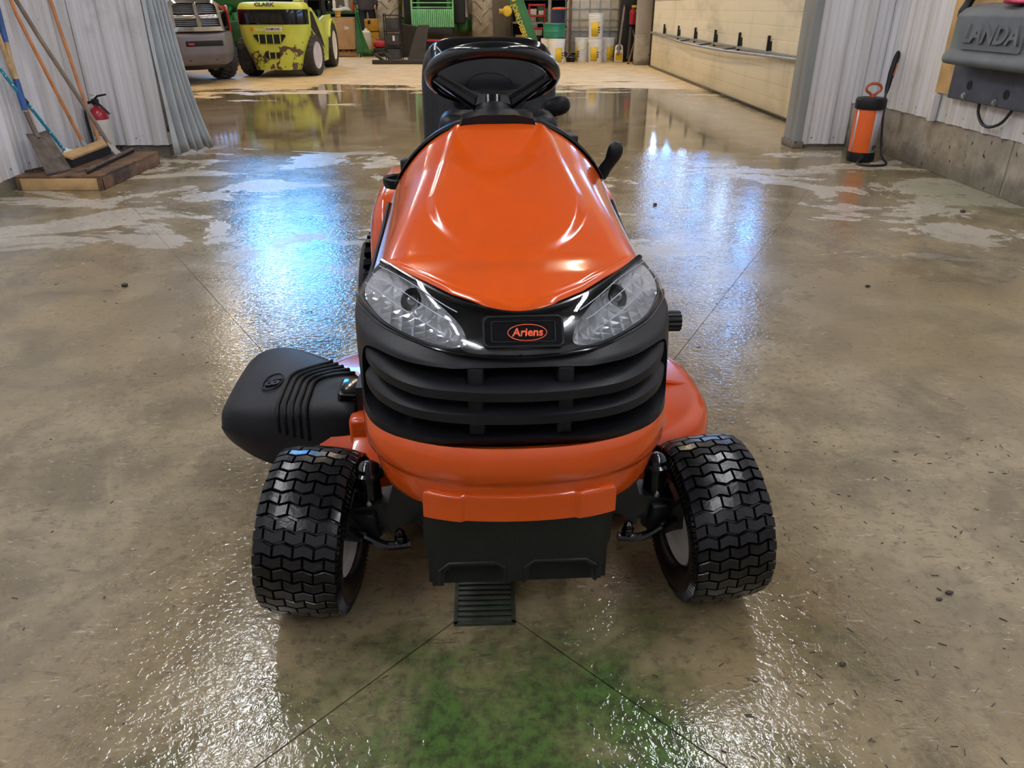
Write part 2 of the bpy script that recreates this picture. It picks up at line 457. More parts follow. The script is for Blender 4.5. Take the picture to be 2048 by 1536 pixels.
def clear():
    t = NT('clear_lens'); out = [n for n in t.t.nodes if n.type == 'OUTPUT_MATERIAL'][0]
    tr = t.n('ShaderNodeBsdfTransparent'); tr.inputs[0].default_value = (.93, .94, .95, 1)
    gl = t.n('ShaderNodeBsdfGlossy'); gl.inputs['Roughness'].default_value = .06
    fr = t.n('ShaderNodeFresnel'); fr.inputs['IOR'].default_value = 1.5
    mx = t.n('ShaderNodeMixShader')
    t.t.links.new(fr.outputs[0], mx.inputs[0]); t.t.links.new(tr.outputs[0], mx.inputs[1]); t.t.links.new(gl.outputs[0], mx.inputs[2])
    t.t.links.new(mx.outputs[0], out.inputs[0]); return t.m
M_LENS = clear()
def reflector():
    t = NT('hazy_headlight_reflector'); P = t.obj()
    b = t.n('ShaderNodeTexVoronoi', feature='F1', distance='CHEBYCHEV'); b.inputs['Scale'].default_value = 48; b.inputs['Randomness'].default_value = .15
    t.put(b.inputs['Vector'], P)
    sp = t.ss(t.noise(P, 75, 3), .68, .72, 0, .8)
    t.set(col=t.mix(sp, t.mix(t.ss(t.noise(P, 14, 4), .3, .7), rgb(232, 234, 238), rgb(252, 253, 255)), rgb(60, 60, 62)), metal=.62, rough=.17)
    t.bump(b.outputs['Distance'], .8, .007); return t.m
M_REFL = reflector()
# ------------------------------------------------------------------ the room
ST = dict(kind='structure')
XL, XR, YB = -3.40, 3.36, 24.5
floor = MB().box((-2.8, 10.8, -.104), (12.6, 27.8, .2)).build('floor', M_FLOOR, **ST)
DC = Vector((-.04, 1.237))
RL, RR, FR_, FL_ = (XL, 6.43), (XR, 7.45), (XR, -2.1), (XL, -2.25)
def inset(poly, g):
    P = [Vector(p) for p in poly]; n = len(P); out = []
    for i in range(n):
        a, b, c = P[i - 1], P[i], P[(i + 1) % n]
        e1 = (b - a).normalized(); e2 = (c - b).normalized()
        n1 = Vector((-e1.y, e1.x)); n2 = Vector((-e2.y, e2.x))
        k = 1 + n1.dot(n2)
        out.append(b + (n1 + n2) * (g / max(k, .3)))
    return [tuple(p) for p in out]
for poly in ([DC, RL, FL_], [DC, FR_, RR], [DC, RR, RL], [DC, FL_, FR_], [FL_, (XL, -3.1), (XR, -3.1), FR_],
             [(-9, 6.43), RL, RR, (XR, 13.3), (-9, 13.3)], [(-9, 13.3), (XR, 13.3), (XR, YB), (-9, YB)]):
    poly = [tuple(p) for p in poly]
    MB().prism(inset(poly, .0016), .012, Matrix.Translation((0, 0, -.012))).build('slab', M_FLOOR, floor, smooth=False)

def siding(parent, a, b, z0, z1, face, pitch=.23, sheet=.92, m=None):
    """ribbed steel sheets from plan point a to b, ribs standing out along face; each sheet its own part"""
    a = Vector(a); b = Vector(b); L = (b - a).length; d = (b - a) / L; f = Vector(face)
    x0 = 0.0
    while x0 < L - .01:
        x1 = min(L, x0 + sheet); prof = []
        k = 0; s = x0
        while s < x1 - 1e-6:
            for w, h in ((0, 0), (.030, .022), (.055, .022), (.085, 0), (.125, 0), (.130, .004), (.150, .004), (.155, 0), (.180, 0), (.185, .004), (.205, .004), (.21, 0)):
                if s + w <= x1: prof.append((s + w, h))
            s += pitch
        prof.append((x1, 0))
        off = .0015 if int(round(x0 / sheet)) % 2 else 0
        mb = MB()
        pts = [a + d * q + f * (h + off + .004) for q, h in prof]
        n = len(pts)
        mb.v = [(p.x, p.y, z0) for p in pts] + [(p.x, p.y, z1) for p in pts]
        mb.f = [(i, i + 1, n + i + 1, n + i) for i in range(n - 1)]
        mb.build('siding_sheet', m or M_SIDE, parent, smooth=False, solid=.0012)
        # screw heads in a row low on the sheet
        sc = MB()
        for q in range(int((x1 - x0) / pitch)):
            p = a + d * (x0 + q * pitch + .105) + f * (.006 + off)
            M = frame((p.x, p.y, z0 + .055), d.to_3d(), (0, 0, 1))
            sc.lathe([(0, .006), (.006, .005), (.008, 0)], 8, M)
        if sc.v: sc.build('screw_row', M_GALV, parent, kind='stuff')
        x0 = x1
wl = MB().box((XL - .1, 1.8, 2.15), (.2, 9.8, 4.3)).build('wall_left', M_CONC, **ST)
siding(wl, (XL, 6.6), (XL, -3.0), .085, 4.28, (1, 0))
wlr = MB().box((-3.10, 6.70, 2.25), (.60, .18, 4.1)).box((-3.10, 6.70, .1), (.56, .15, .2)).build('wall_left_return', M_CONC, **ST)
siding(wlr, (XL, 6.605), (-2.825, 6.605), .1, 4.28, (0, -1), sheet=.6)
MB().box((-2.812, 6.66, 2.19), (.022, .13, 4.18)).build('corner_trim', M_SIDE, wlr, smooth=False)
wr = MB().box((XR + .1, 10.7, 4.4), (.2, 27.6, 8.8)).build('wall_right', M_GREYW, **ST)
# poured plinth along the bay, in lengths with an open joint between them
for y0, y1 in ((-3.0, 1.6), (1.6, 4.985), (5.0, 6.98)):
    MB().box((XR + .02, (y0 + y1) / 2, .187), (.06, y1 - y0 - .012, .374), ch=.004).build('plinth_length', M_CONC, wr)
siding(wr, (XR - .012, -3.0), (XR - .012, 7.0), .368, 4.28, (-1, 0))
wrr = MB().box((3.02, 7.13, 2.2), (.68, .22, 4.2)).box((3.02, 7.13, .05), (.66, .2, .1)).build('wall_right_return', M_CONC, **ST)
siding(wrr, (2.72, 7.015), (3.135, 7.015), .03, 4.28, (0, -1), pitch=.2, sheet=.5)
siding(wrr, (3.135, 7.017), (3.35, 7.017), .378, 4.28, (0, -1), pitch=.2, sheet=.5)
MB().box((3.25, 7.01, .188), (.2, .03, .376), ch=.004).build('plinth_block', M_CONC, wrr)
MB().box((2.69, 7.10, 2.17), (.075, .27, 4.22), ch=.004).build('corner_post', M_SIDEG, wrr)
MB().box((2.735, 6.988, 2.17), (.012, .03, 4.22)).build('corner_trim', M_SIDE, wrr)
MB().box((2.69, 7.10, .03), (.1, .3, .06), ch=.008).build('post_footing', M_CONC, wrr)
MB().box((0, -3.1, 2.15), (7.2, .2, 4.3)).build('wall_rear', M_SIDE, **ST)
MB().box((-2.8, YB + .1, 4.4), (12.6, .2, 9)).build('wall_back', M_GREYW, **ST)
MB().box((-9.1, 15.5, 4.4), (.2, 18.2, 9)).build('wall_shop_left', M_GREYW, **ST)
MB().box((-6.2, 6.72, 4.4), (5.6, .2, 9)).build('wall_shop_front', M_GREYW, **ST)
MB().box((0, 2.0, 4.36), (7.2, 10.2, .1)).build('ceiling_1', M_CEIL, **ST)
MB().box((-2.8, 15.6, 8.75), (12.6, 18, .1)).build('ceiling_2', M_CEIL, **ST)
MB().box((0, 7.12, 6.55), (7.2, .2, 4.4)).build('trim_1', M_SIDEG, **ST)

# sectional door in the side wall of the shop
dY0, dY1, dX = 8.2, 17.15, 3.20
door = empty('door_1', (dX, dY0, 0), **ST)
def dl(x, y, z): return (x - dX, y - dY0, z)
secs = [(.03, .645), (.65, 1.24), (1.245, 1.835), (1.84, 2.43), (2.435, 3.03), (3.035, 3.6)]
for k, (a, b) in enumerate(secs):
    n = 4; mb = MB(); ln = dY1 - dY0; pr = []
    for i in range(n):
        z0 = a + (b - a) * i / n; z1 = a + (b - a) * (i + 1) / n
        pr += [(.0, z0 + .006), (.0, z1 - .006), (.006, z1)]
    pr = [(.006, a)] + pr
    mb.v = [(x, 0, z) for x, z in pr] + [(x, ln, z) for x, z in pr]; m_ = len(pr)
    mb.f = [(i, i + 1, m_ + i + 1, m_ + i) for i in range(m_ - 1)]
    sec = mb.build('door_section', M_DOOR, door, smooth=False, solid=.04)
    if k in (2, 4):
        for q in range(6):
            yy = .9 + q * 1.32
            MB().box((-.006, yy + .35, (a + b) / 2), (.02, .42, .46), ch=.005).build('pane_frame', M_BLKM, sec)
            MB().box((-.018, yy + .35, (a + b) / 2), (.006, .34, .38)).build('pane', M_SKYW if q % 2 else M_SKYD, sec)
MB().box((-.01, (dY1 - dY0) / 2, .018), (.05, dY1 - dY0, .036)).build('bottom_seal', M_RUB, door)
rail = MB().box((-.03, (dY1 - dY0) / 2, .66), (.045, dY1 - dY0, .03)).build('stiffener_rail', M_GALV, door)
tr = [(-.05, 8.2, .66), (-.07, 7.0, .63), (-.16, 5.6, .61), (-.17, 4.2, .605), (-.15, 2.8, .61), (-.09, 1.6, .625), (-.05, .3, .64)]
MB().tube(curve(tr, 24), .016, 6).build('truss_rod', M_GALV, door)
for i, yy in enumerate((5.3, 3.9, 2.6)):
    MB().tube([(-.03, yy, .66), (-.16, yy + .45, .61)], .012, 6).build('truss_strut', M_BLKM, door)
for yy in (15.826, 14.554, 13.294, 12.041, 10.802, 9.61):
    h = MB().prism([(-.06, -.05), (.06, -.05), (.03, .05), (-.03, .05)], .05, frame((-.005, yy - dY0, .73), (0, 1, 0), (0, 0, 1)))
    h.box((-.03, yy - dY0, .73), (.03, .03, .22))
    h.build('hinge', M_BLKM, door)
MB().box((dX + .1, dY1 + .25, 1.9), (.12, .34, 3.8)).build('door_jamb', M_BLKM, door).matrix_parent_inverse = Matrix.Translation((-dX, -dY0, 0))
jp = MB().box((3.1, 17.75, 1.9), (.30, .26, 3.8), ch=.01).build('trim_2', M_GREYW, **ST)
MB().box((3.1, 17.74, .3), (.32, .28, .6), ch=.02).build('post_base', M_CONC, jp)

# daylight window high in the back wall
wn = MB()
for x in (-8.45, -6.95, -5.45): wn.box((x, YB - .02, 6.6), (.08, .08, 2.3))
for z in (5.47, 7.73): wn.box((-6.95, YB - .02, z), (3.1, .08, .08))
win = wn.build('window_1', M_GALV, **ST)
for x in (-7.7, -6.2): MB().box((x, YB - .015, 6.6), (1.42, .01, 2.2)).build('pane', M_SKYP, win)
MB().box((-6.95, YB - .03, 5.40), (3.2, .12, .05)).build('window_sill', M_GALV, win)

# ceiling lights: housing, two lit tubes, end caps
def ceiling_light(x, y, z, L, rz, m, label, group):
    e = empty('ceiling_light', (x, y, z), rz, label=label, cat='ceiling light', group=group)
    MB().box((0, 0, -.02), (.2, L, .05), ch=.01, taper=(.7, 1)).build('housing', M_WHITE, e)
    for s in (-1, 1):
        t = MB().tube([(s * .05, -L / 2 + .04, -.06), (s * .05, L / 2 - .04, -.06)], .02, 10).build('tube', m, e)
        for q in (-1, 1): MB().box((s * .05, q * (L / 2 - .02), -.055), (.04, .04, .05)).build('end_cap', M_GALV, t)
    return e
for x in (-2.15, 1.75):
    for y in (-1.6, 1.4, 4.1):
        ceiling_light(x, y, 4.28, 2.3, 0, M_TUBE, 'twin tube light over the wash bay', 'lights on the wash bay ceiling')
for y in (9.0, 13.0, 17.0, 21.0):
    for x in (-6.5, -2.4, 1.6):
        ceiling_light(x, y, 6.2, 2.4, 0, M_TUBEW, 'twin tube light hung over the shop floor', 'lights over the shop floor')

# floor drain grate
dr = empty('floor_drain', (-.04, 1.237, 0), .02, label='dark slotted iron drain grate in the floor below the mower nose', cat='drain')
MB().box((0, 0, .0012), (.128, .155, .0014)).build('pit', M_VOID, dr)  # flat dark plate painted as the shade below the grate, no real recess
f_ = MB()
for s in (-1, 1):
    f_.box((s * .061, 0, .0035), (.008, .155, .005)); f_.box((0, s * .0745, .0035), (.128, .008, .005))
f_.build('frame', M_DRAIN, dr)
for i in range(9): MB().box((0, -.0635 + i * .0158, .0035), (.114, .0098, .005), ch=.0012).build('bar', M_DRAIN, dr)
# clippings and grit scattered over the wet floor
mb = MB(); rnd = random.Random(3)
for i in range(420):
    x = rnd.uniform(-2.2, 2.6); y = rnd.uniform(.75, 3.4)
    if i < 260: x = rnd.uniform(.15, 1.6); y = rnd.uniform(.75, 1.9)
    if abs(x) < .58 and y > 1.05: continue
    a = rnd.uniform(0, PI); l = rnd.uniform(.004, .016); w = rnd.uniform(.0006, .0014)
    if rnd.random() < .14: l = rnd.uniform(.003, .007); w = l * .5
    mb.box((x, y, .0012), (l, w, .002), (0, 0, a))
mb.build('floor_litter', M_DEBRIS, label='scattered grass clippings and grit on the wet concrete', cat='debris', kind='stuff')
for i, (px, py) in enumerate([(1735, 574), (1898, 1187), (1878, 1200), (1684, 1330), (1925, 425), (250, 573), (1310, 410)]):
    p = fl(px, py)
    r = (.012, .008, .006, .007, .02, .018, .015)[i]
    m_ = MB().ell((0, 0, 0), (r, r * .75, r * .5), 1, 1, 8, 6)
    m_.v = [(x * (1 + .25 * math.sin(37 * y / r + i)), y, z) for x, y, z in m_.v]
    o = m_.build('pebble', M_DEBRIS, smooth=False, cat='pebble', label=['dark pebble on the bare floor right of the mower', 'small black chip on the floor far right of the front tyre',
        'smaller black chip beside another right of the front tyre', 'dark chip on the floor near the lower right', 'dark stone near the right wall plinth', 'dark scrap on the wet floor left of the mower',
        'dark crumb on the floor past the lift lever'][i])
    o.location = (p.x, p.y, r * .42)
# ------------------------------------------------------------------ the lawn tractor (local frame: x right, y to the rear, z up, origin under the front axle)
MOW = empty('lawn_tractor', (.023, 1.275, 0), math.radians(2.2), label='orange riding lawn mower with black grille facing the camera', cat='mower')
def mir(h): return [(-x, y, z) for x, y, z in reversed(h[1:])] + list(h)
def row(h):
    f = mir(h)
    return lambda s: cat(f, (s + 1) / 2)
def rowz(h, z): return row([(x, y, z) for x, y in h])
H500 = [(0, -.225), (.1, -.218), (.18, -.195), (.235, -.155), (.268, -.10), (.283, -.02), (.288, .08)]
H600 = [(0, -.236), (.1, -.226), (.18, -.199), (.24, -.14), (.275, -.06), (.292, .02), (.297, .10)]
H660 = [(0, -.212), (.08, -.199), (.14, -.170), (.22, -.085), (.267, .003), (.287, .055), (.293, .085)]
LIP = [(0, -.150, .712), (.06, -.128, .714), (.117, -.085, .719), (.165, -.03, .725), (.205, .02, .731), (.238, .062, .737)]
cBot = rowz([(x * .985, y * .97 + .003) for x, y in H500], .488)
c500, c600 = rowz(H500, .503), rowz(H600, .60)
c645 = rowz([(x * 1.0, y * .35 + y2 * .65) for (x, y), (_, y2) in zip(H600, [(0, -.222), (.1, -.205), (.18, -.165), (.24, -.09), (.275, -.02), (.292, .04), (.297, .1)])], .648)
c660, cLip = rowz(H660, .662), row(LIP)
def bez(s, z):
    R = [(.488, cBot), (.503, c500), (.60, c600), (.648, c645), (.662, c660)]
    P = [f(s) for _, f in R]
    k = 0
    while k < len(R) - 2 and z > R[k + 1][0]: k += 1
    u = (z - R[k][0]) / (R[k + 1][0] - R[k][0])
    p0 = P[max(k - 1, 0)]; p3 = P[min(k + 2, len(P) - 1)]
    p = P[k].lerp(P[k + 1], u)
    if 1 <= k <= 2:
        c = .5 * ((2 * P[k]) + (P[k + 1] - p0) * u + (2 * p0 - 5 * P[k] + 4 * P[k + 1] - p3) * u * u + (3 * P[k] - p0 - 3 * P[k + 1] + p3) * u ** 3)
        p = p.lerp(c, .5)
    return p
def nrm(fn, s, v, e=1e-3):
    a = fn(s + e, v) - fn(s - e, v); b = fn(s, v + e) - fn(s, v - e)
    n = a.cross(b)
    if n.length < 1e-12: return Vector((0, -1, 0))
    n.normalize()
    if n.y > 0 and n.z < .9: n = -n
    return n
def lensS(s, v): # v 0 at the lower edge, 1 at the hood lip
    p = c660(s).lerp(cLip(s), v); b = .010 * 4 * v * (1 - v)
    return p + Vector((p.x * .5, -.8, .55)).normalized() * b
def ringmesh(fn, inner, outer, rows, lift=None):
    """surface strip between two matched outlines in (s, v) space"""
    n = len(inner); mb = MB()
    for i in range(rows + 1):
        for a, b in zip(inner, outer):
            q = i / rows; s = a[0] + (b[0] - a[0]) * q; v = a[1] + (b[1] - a[1]) * q
            p = fn(s, v)
            if lift: p = p + lift(s, v, q)
            mb.v.append(tuple(p))
    for i in range(rows):
        for j in range(n): mb.f.append((i * n + j, i * n + (j + 1) % n, (i + 1) * n + (j + 1) % n, (i + 1) * n + j))
    return mb
def outer_on_rect(inner, c, s0, s1, v0, v1):
    out = []
    for a in inner:
        d = (a[0] - c[0], a[1] - c[1]); t = 1e9
        if d[0] > 1e-9: t = min(t, (s1 - c[0]) / d[0])
        if d[0] < -1e-9: t = min(t, (s0 - c[0]) / d[0])
        if d[1] > 1e-9: t = min(t, (v1 - c[1]) / d[1])
        if d[1] < -1e-9: t = min(t, (v0 - c[1]) / d[1])
        out.append((c[0] + d[0] * t, c[1] + d[1] * t))
    return out
# --- grille shell with its opening
SO, Z0, Z1 = .655, .517, .640
inn = []
for i in range(160):
    a = 2 * PI * (i + .5) / 160
    e = .28
    cs, sn = math.cos(a), math.sin(a)
    inn.append((SO * math.copysign(abs(cs) ** e, cs), (Z0 + Z1) / 2 + (Z1 - Z0) / 2 * math.copysign(abs(sn) ** .42, sn)))
out = outer_on_rect(inn, (0, (Z0 + Z1) / 2), -1, 1, .488, .662)
g = ringmesh(bez, inn, out, 8)
n0 = len(g.v); n = len(inn)
back = []
for (s, v) in inn:
    p = bez(s, v); back.append(p + Vector((-p.x * .25, .06, 0)))
g.v += [tuple(p) for p in back]
for j in range(n): g.f.append((j, (j + 1) % n, n0 + (j + 1) % n, n0 + j))
g.build('grille', M_BLK, MOW, ang=50, label='black plastic grille shell with wide louvres')
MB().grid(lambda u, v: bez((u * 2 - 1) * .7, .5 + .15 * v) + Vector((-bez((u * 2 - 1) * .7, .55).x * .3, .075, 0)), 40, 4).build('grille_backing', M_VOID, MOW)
def louvre(zc):
    def dep(s): return .012 + .058 * max(0, 1 - (s / SO) ** 2) ** .7
    prof = [(0, -.010, 0), (0, .006, 0), (.12, .011, 0), (.5, .017, 0), (1, .022, 0), (1, .016, 0), (.5, .008, 0), (.1, -.010, 0)]
    mb = MB(); N = 60
    for i in range(N + 1):
        s = (i / N * 2 - 1) * (SO - .01)
        p = bez(s, zc + .012 * (abs(s) / SO) ** 3); d = Vector((-p.x * 1.2, .22, 0)).normalized()
        for k, dz, _ in prof: mb.v.append(tuple(p + d * (.004 + k * dep(s)) + Vector((0, 0, dz))))
    m = len(prof)
    for i in range(N):
        for j in range(m): mb.f.append((i * m + j, (i + 1) * m + j, (i + 1) * m + (j + 1) % m, i * m + (j + 1) % m))
    mb.f.append(tuple(range(m))); mb.f.append(tuple(N * m + j for j in range(m))[::-1])
    mb.build('louvre', M_BLK, MOW, ang=30)
for zc in (.599, .556): louvre(zc)
for zc, h in ((.621, .038), (.578, .034), (.535, .036)):
    for s in (-1, 1):
        p = bez(s * .135, zc)
        MB().box((p.x, p.y + .040, zc), (.026, .05, h), (0, 0, s * .12), ch=.004).build('grille_rib', M_BLK, MOW)
# --- lens band, reflectors, bulbs
MB().grid(lambda u, v: lensS((u * 2 - 1) * .995, v * .97) + Vector((0, -.004, .003)), 72, 12).build('headlight_lens', M_LENS, MOW, label='clear plastic lens band wrapping the mower nose')
HO = [(.215, .10), (.225, .36), (.31, .62), (.47, .81), (.68, .90), (.86, .93), (.955, .80), (.965, .45), (.92, .20), (.78, .10), (.58, .06), (.38, .05)]
for sd in (-1, 1):
    inn = [(p.x, p.y) for p in loopcurve([(x, y, 0) for x, y in HO], 72)]
    c = (.60, .45)
    o_ = outer_on_rect(inn, c, 0, 1.0, -.02, .985)
    fn = lambda s, v, sd=sd: lensS(sd * s, v) + Vector((0, .009, -.005))
    ringmesh(fn, inn, o_, 5).build('headlight_backing', M_BLKG, MOW)
    b = MB(); n = len(inn); K = 9; ctr = (.62, .50)
    for k in range(K + 1):
        q = k / K
        for (s, v) in inn:
            s2 = s + (ctr[0] - s) * q; v2 = v + (ctr[1] - v) * q
            p = fn(s2, v2); dpt = .034 * (1 - (1 - q) ** 2.2)
            b.v.append(tuple(p + Vector((-p.x * .55, .8, -.28)).normalized() * dpt))
    for k in range(K):
        for j in range(n): b.f.append((k * n + j, k * n + (j + 1) % n, (k + 1) * n + (j + 1) % n, (k + 1) * n + j))
    rf = b.build('headlight_reflector', M_REFL, MOW, ang=60)
    p = fn(.60, .56) + Vector((-sd * .010, .026, -.010))
    Mb = frame(p, (1, sd * .5, 0), (0, .5, .85))
    MB().lathe([(.021, -.004), (.023, .006), (.018, .010), (.012, .006), (.011, .004)], 24, Mb).build('bulb_socket', M_BLKG, rf)
    MB().ell((0, 0, 0), (.008, .008, .012), 1, 1, 14, 8, M=None).build('bulb', M_STEEL, rf).matrix_local = Mb @ Matrix.Translation((0, 0, .008))
    # thin silver threads painted as glare highlights across the lens
    for vv in (.30, .55, .76):
        MB().tube([lensS(sd * (.30 + .66 * i / 16), vv + .10 * math.sin(i / 16 * PI) - .05 + .10 * (i / 16)) + Vector((0, -.0055, .004)) for i in range(17)], .0008, 5).build('lens_glint', M_SIL, MOW)
MB().tube([lensS(-1 + 2 * i / 80, -.02) + Vector((0, -.003, 0)) for i in range(81)], .0022, 6).build('lens_edge', M_BLKG, MOW)
# --- badge plate
bo = lensS(0, .47) + Vector((.004, -.004, .003))
BM = frame(bo, (1, 0, 0), (0, .050, .055))
pl = MB().prism(rrect(.126, .052, .009), .011, BM @ Matrix.Translation((0, 0, -.009))).build('badge_plate', M_BLKG, MOW)
rm = MB().tube([BM @ Vector((x, y, .0028)) for x, y in rrect(.124, .050, .009)], .0018, 6, closed=True).build('badge_rim', M_BLK, pl)
MB().tube([BM @ Vector((x, y, .0028)) for x, y in rrect(.100, .034, .004)], .0010, 6, closed=True).build('badge_rim', M_BLK, pl)
MB().tube([BM @ Vector((.006 + .0305 * math.cos(a), -.002 + .0135 * math.sin(a), .0032)) for a in [2 * PI * i / 48 for i in range(48)]], .0007, 6, closed=True).build('badge_ring', M_ALGAE, pl, label='thin orange oval ring')
text('badge_lettering', 'Ariens', .0185, M_ALGAE, pl, BM @ Matrix.Translation((.0065, -.002, .0030)), .0008, .12, .00045, .98)['label'] = 'orange raised lettering'
lp_ = MB()
# --- hood
STN = {-.17: [(0, .696), (.08, .696), (.15, .694), (.205, .690), (.24, .68), (.268, .65), (.29, .61)],
       -.12: [(0, .722), (.08, .722), (.15, .719), (.205, .712), (.24, .70), (.268, .66), (.29, .61)],
       -.03: [(0, .735), (.08, .735), (.15, .733), (.205, .727), (.24, .712), (.268, .67), (.29, .612)],
       .06: [(0, .745), (.08, .745), (.15, .743), (.205, .738), (.24, .722), (.268, .672), (.290, .615)],
       .25: [(0, .792), (.08, .791), (.15, .785), (.205, .768), (.242, .735), (.268, .690), (.286, .640)],
       .45: [(0, .846), (.07, .845), (.13, .837), (.185, .812), (.228, .775), (.256, .735), (.274, .690)],
       .63: [(0, .899), (.06, .898), (.11, .890), (.165, .864), (.212, .825), (.242, .785), (.266, .740)]}
YS = sorted(STN)
def hsec(y, q):
    k = 0
    while k < len(YS) - 2 and y > YS[k + 1]: k += 1
    def P(i): return cat([(x, 0, z) for x, z in STN[YS[max(0, min(len(YS) - 1, i))]]], q)
    u = (y - YS[k]) / (YS[k + 1] - YS[k])
    p1, p2 = P(k), P(k + 1)
    if k >= 2:
        p0, p3 = P(k - 1), P(k + 2)
        h1 = (p2 - p0) * (.5); h2 = (p3 - p1) * (.5)
        return p1 * (2 * u ** 3 - 3 * u * u + 1) + h1 * (u ** 3 - 2 * u * u + u) + p2 * (-2 * u ** 3 + 3 * u * u) + h2 * (u ** 3 - u * u)
    return p1.lerp(p2, u)
LX = [(x, y) for x, y, z in LIP]
def lipy(x):
    x = abs(x)
    for (a, ya), (b, yb) in zip(LX, LX[1:]):
        if x <= b: return ya + (yb - ya) * (x - a) / (b - a)
    return min(.095, .062 + (x - .238) * .6)
def crown(x, y):
    w = .156 if y < .3 else .156 - (y - .3) * .135
    if y < .3: d = (1 - math.sqrt(((.3 - y) / .255) ** 2 + (x / w) ** 2)) * .156
    else: d = w - abs(x)
    return smooth01((d + .011) / .022)
def hoodpt(u, v):
    s = u * 2 - 1; q = abs(s); sg = 1 if s >= 0 else -1
    x = hsec(.06, q).x
    yf = lipy(x); yr = .625 - .75 * max(0, x - .05) ** 2 * 1.6
    y = yf + (yr - yf) * (v ** 1.15)
    p = hsec(y, q)
    z = p.z + .0052 * crown(p.x, y)
    if v < .03: z -= .006 * (1 - v / .03)
    # recessed bead that runs along the front lip
    z -= .0025 * math.exp(-((v - .045) / .012) ** 2)
    return (sg * p.x, y, z)
hm = MB().grid(hoodpt, 150, 130)
hm.build('hood', M_ORANGE, MOW, ang=60, label='glossy wet orange engine hood', solid=.004)
MB().tube([cLip(-1 + i / 40) + Vector((0, -.004, -.004)) for i in range(81)], .0055, 8).build('hood_seal', M_BLKG, MOW)
for s in (-1, 1):
    ed = [Vector(hoodpt(1 if s > 0 else 0, i / 20)) for i in range(21)]
    MB().tube([p + Vector((s * .003, 0, -.004)) for p in ed], .0075, 8).build('hood_side_trim', M_BLK, MOW)
    # lower side shield under the hood edge
    MB().grid(lambda u, v, s=s, ed=ed: ed[int(u * 20)] + Vector((-s * (.004 + .05 * v), 0, -.006 - .16 * v)), 20, 4).build('side_shield', M_BLKM, MOW)
# --- dash behind the hood, raised cowl lip
def dashpt(u, v):
    s = u * 2 - 1; q = abs(s) * .93; sg = 1 if s >= 0 else -1
    p = hsec(.63, q); x = p.x; y0 = .622 - 1.2 * max(0, x - .05) ** 2
    up = [.000, .010, .012, .006, -.02, -.10][min(5, int(v * 5 + .5))]
    return (sg * (x + .004 - .02 * v), y0 + [.0, .004, .03, .07, .10, .12][min(5, int(v * 5 + .5))], p.z + up - .002)
MB().grid(dashpt, 60, 5).build('dash_cowl', M_BLK, MOW, ang=50)
MB().prism([(-.095, -.012), (.095, -.012), (.085, .012), (.04, .022), (-.04, .022), (-.085, .012)], .05, frame((-.004, .650, .905), (1, 0, 0), (0, -.15, .98))).build('dash_lip', M_BLK, MOW)
MB().box((0, .74, .83), (.30, .14, .16), ch=.03).build('dash_console', M_BLK, MOW)
# --- steering wheel and column
SWM = Matrix.Translation((-.012, .755, .992)) @ Matrix.Rotation(math.radians(-26), 4, 'X')
sw = MB().tube([SWM @ Vector((.153 * math.cos(a), .153 * math.sin(a), 0)) for a in [2 * PI * i / 64 for i in range(64)]], .0185, 14, closed=True).build('steering_wheel', M_BLKG, MOW, label='glossy black steering wheel')
for a in (188, -8):
    c_, s_ = math.cos(math.radians(a)), math.sin(math.radians(a))
    MB().tube([SWM @ Vector((.0 * c_, .0, -.078)), SWM @ Vector((.045 * c_, .045 * s_, -.066)), SWM @ Vector((.148 * c_, .148 * s_, -.006))], [.020, .020, .012], 10).build('spoke', M_BLKG, sw)
MB().tube([SWM @ Vector((0, .145, -.004)), SWM @ Vector((0, .03, -.07))], [.012, .018], 10).build('spoke', M_BLKG, sw)
MB().lathe([(.0, .0), (.04, -.002), (.052, -.014), (.052, -.045), (.042, -.06), (.0, -.06)], 28, SWM @ Matrix.Translation((0, 0, -.055)) @ Matrix.Diagonal((1, 1, .6, 1))).build('hub', M_BLKG, sw)
MB().tube([(-.010, .675, .860), (-.011, .688, .885), (-.012, .705, .908), (-.012, .722, .928)], [.058, .053, .048, .044], 20).build('steering_column', M_BLK, MOW)
# --- seat
SBM = Matrix.Translation((-.010, 1.20, .845)) @ Matrix.Rotation(math.radians(-9), 4, 'X')
sb = MB().ell((0, 0, 0), (.207, .062, .222), .42, .38, 40, 24).build('seat_back', M_BLKG, MOW, label='wet black vinyl seat back'); sb.matrix_local = SBM
def spanel(u, v):
    x = (u * 2 - 1) * .158; z = .02 + (v - .5) * .24 - .03 * (1 - abs(u * 2 - 1) ** 2.5) * (1 - v)
    e = max(abs(u * 2 - 1), abs(v * 2 - 1)) ** 8
    return (x, -.060 - .012 * (1 - e), z + .05)
MB().grid(spanel, 30, 20).build('seat_panel', M_BLKG, sb)
eb = MB().tube([(.068 * math.cos(a), -.0745, .083 + .034 * math.sin(a)) for a in [2 * PI * i / 40 for i in range(40)]], .0018, 6, closed=True).build('seat_emblem', M_BLKG, sb)
text('seat_lettering', 'Ariens', .036, M_BLKG, sb, frame((0, -.0735, .083), (1, 0, 0), (0, 0, 1)), .0015, .15, .0005)
MB().ell((-.010, 1.01, .635), (.21, .20, .075), .4, .4, 40, 16).build('seat_cushion', M_BLKG, MOW)
MB().box((0, 1.05, .53), (.30, .30, .16), ch=.02).build('seat_mount', M_BLKM, MOW)
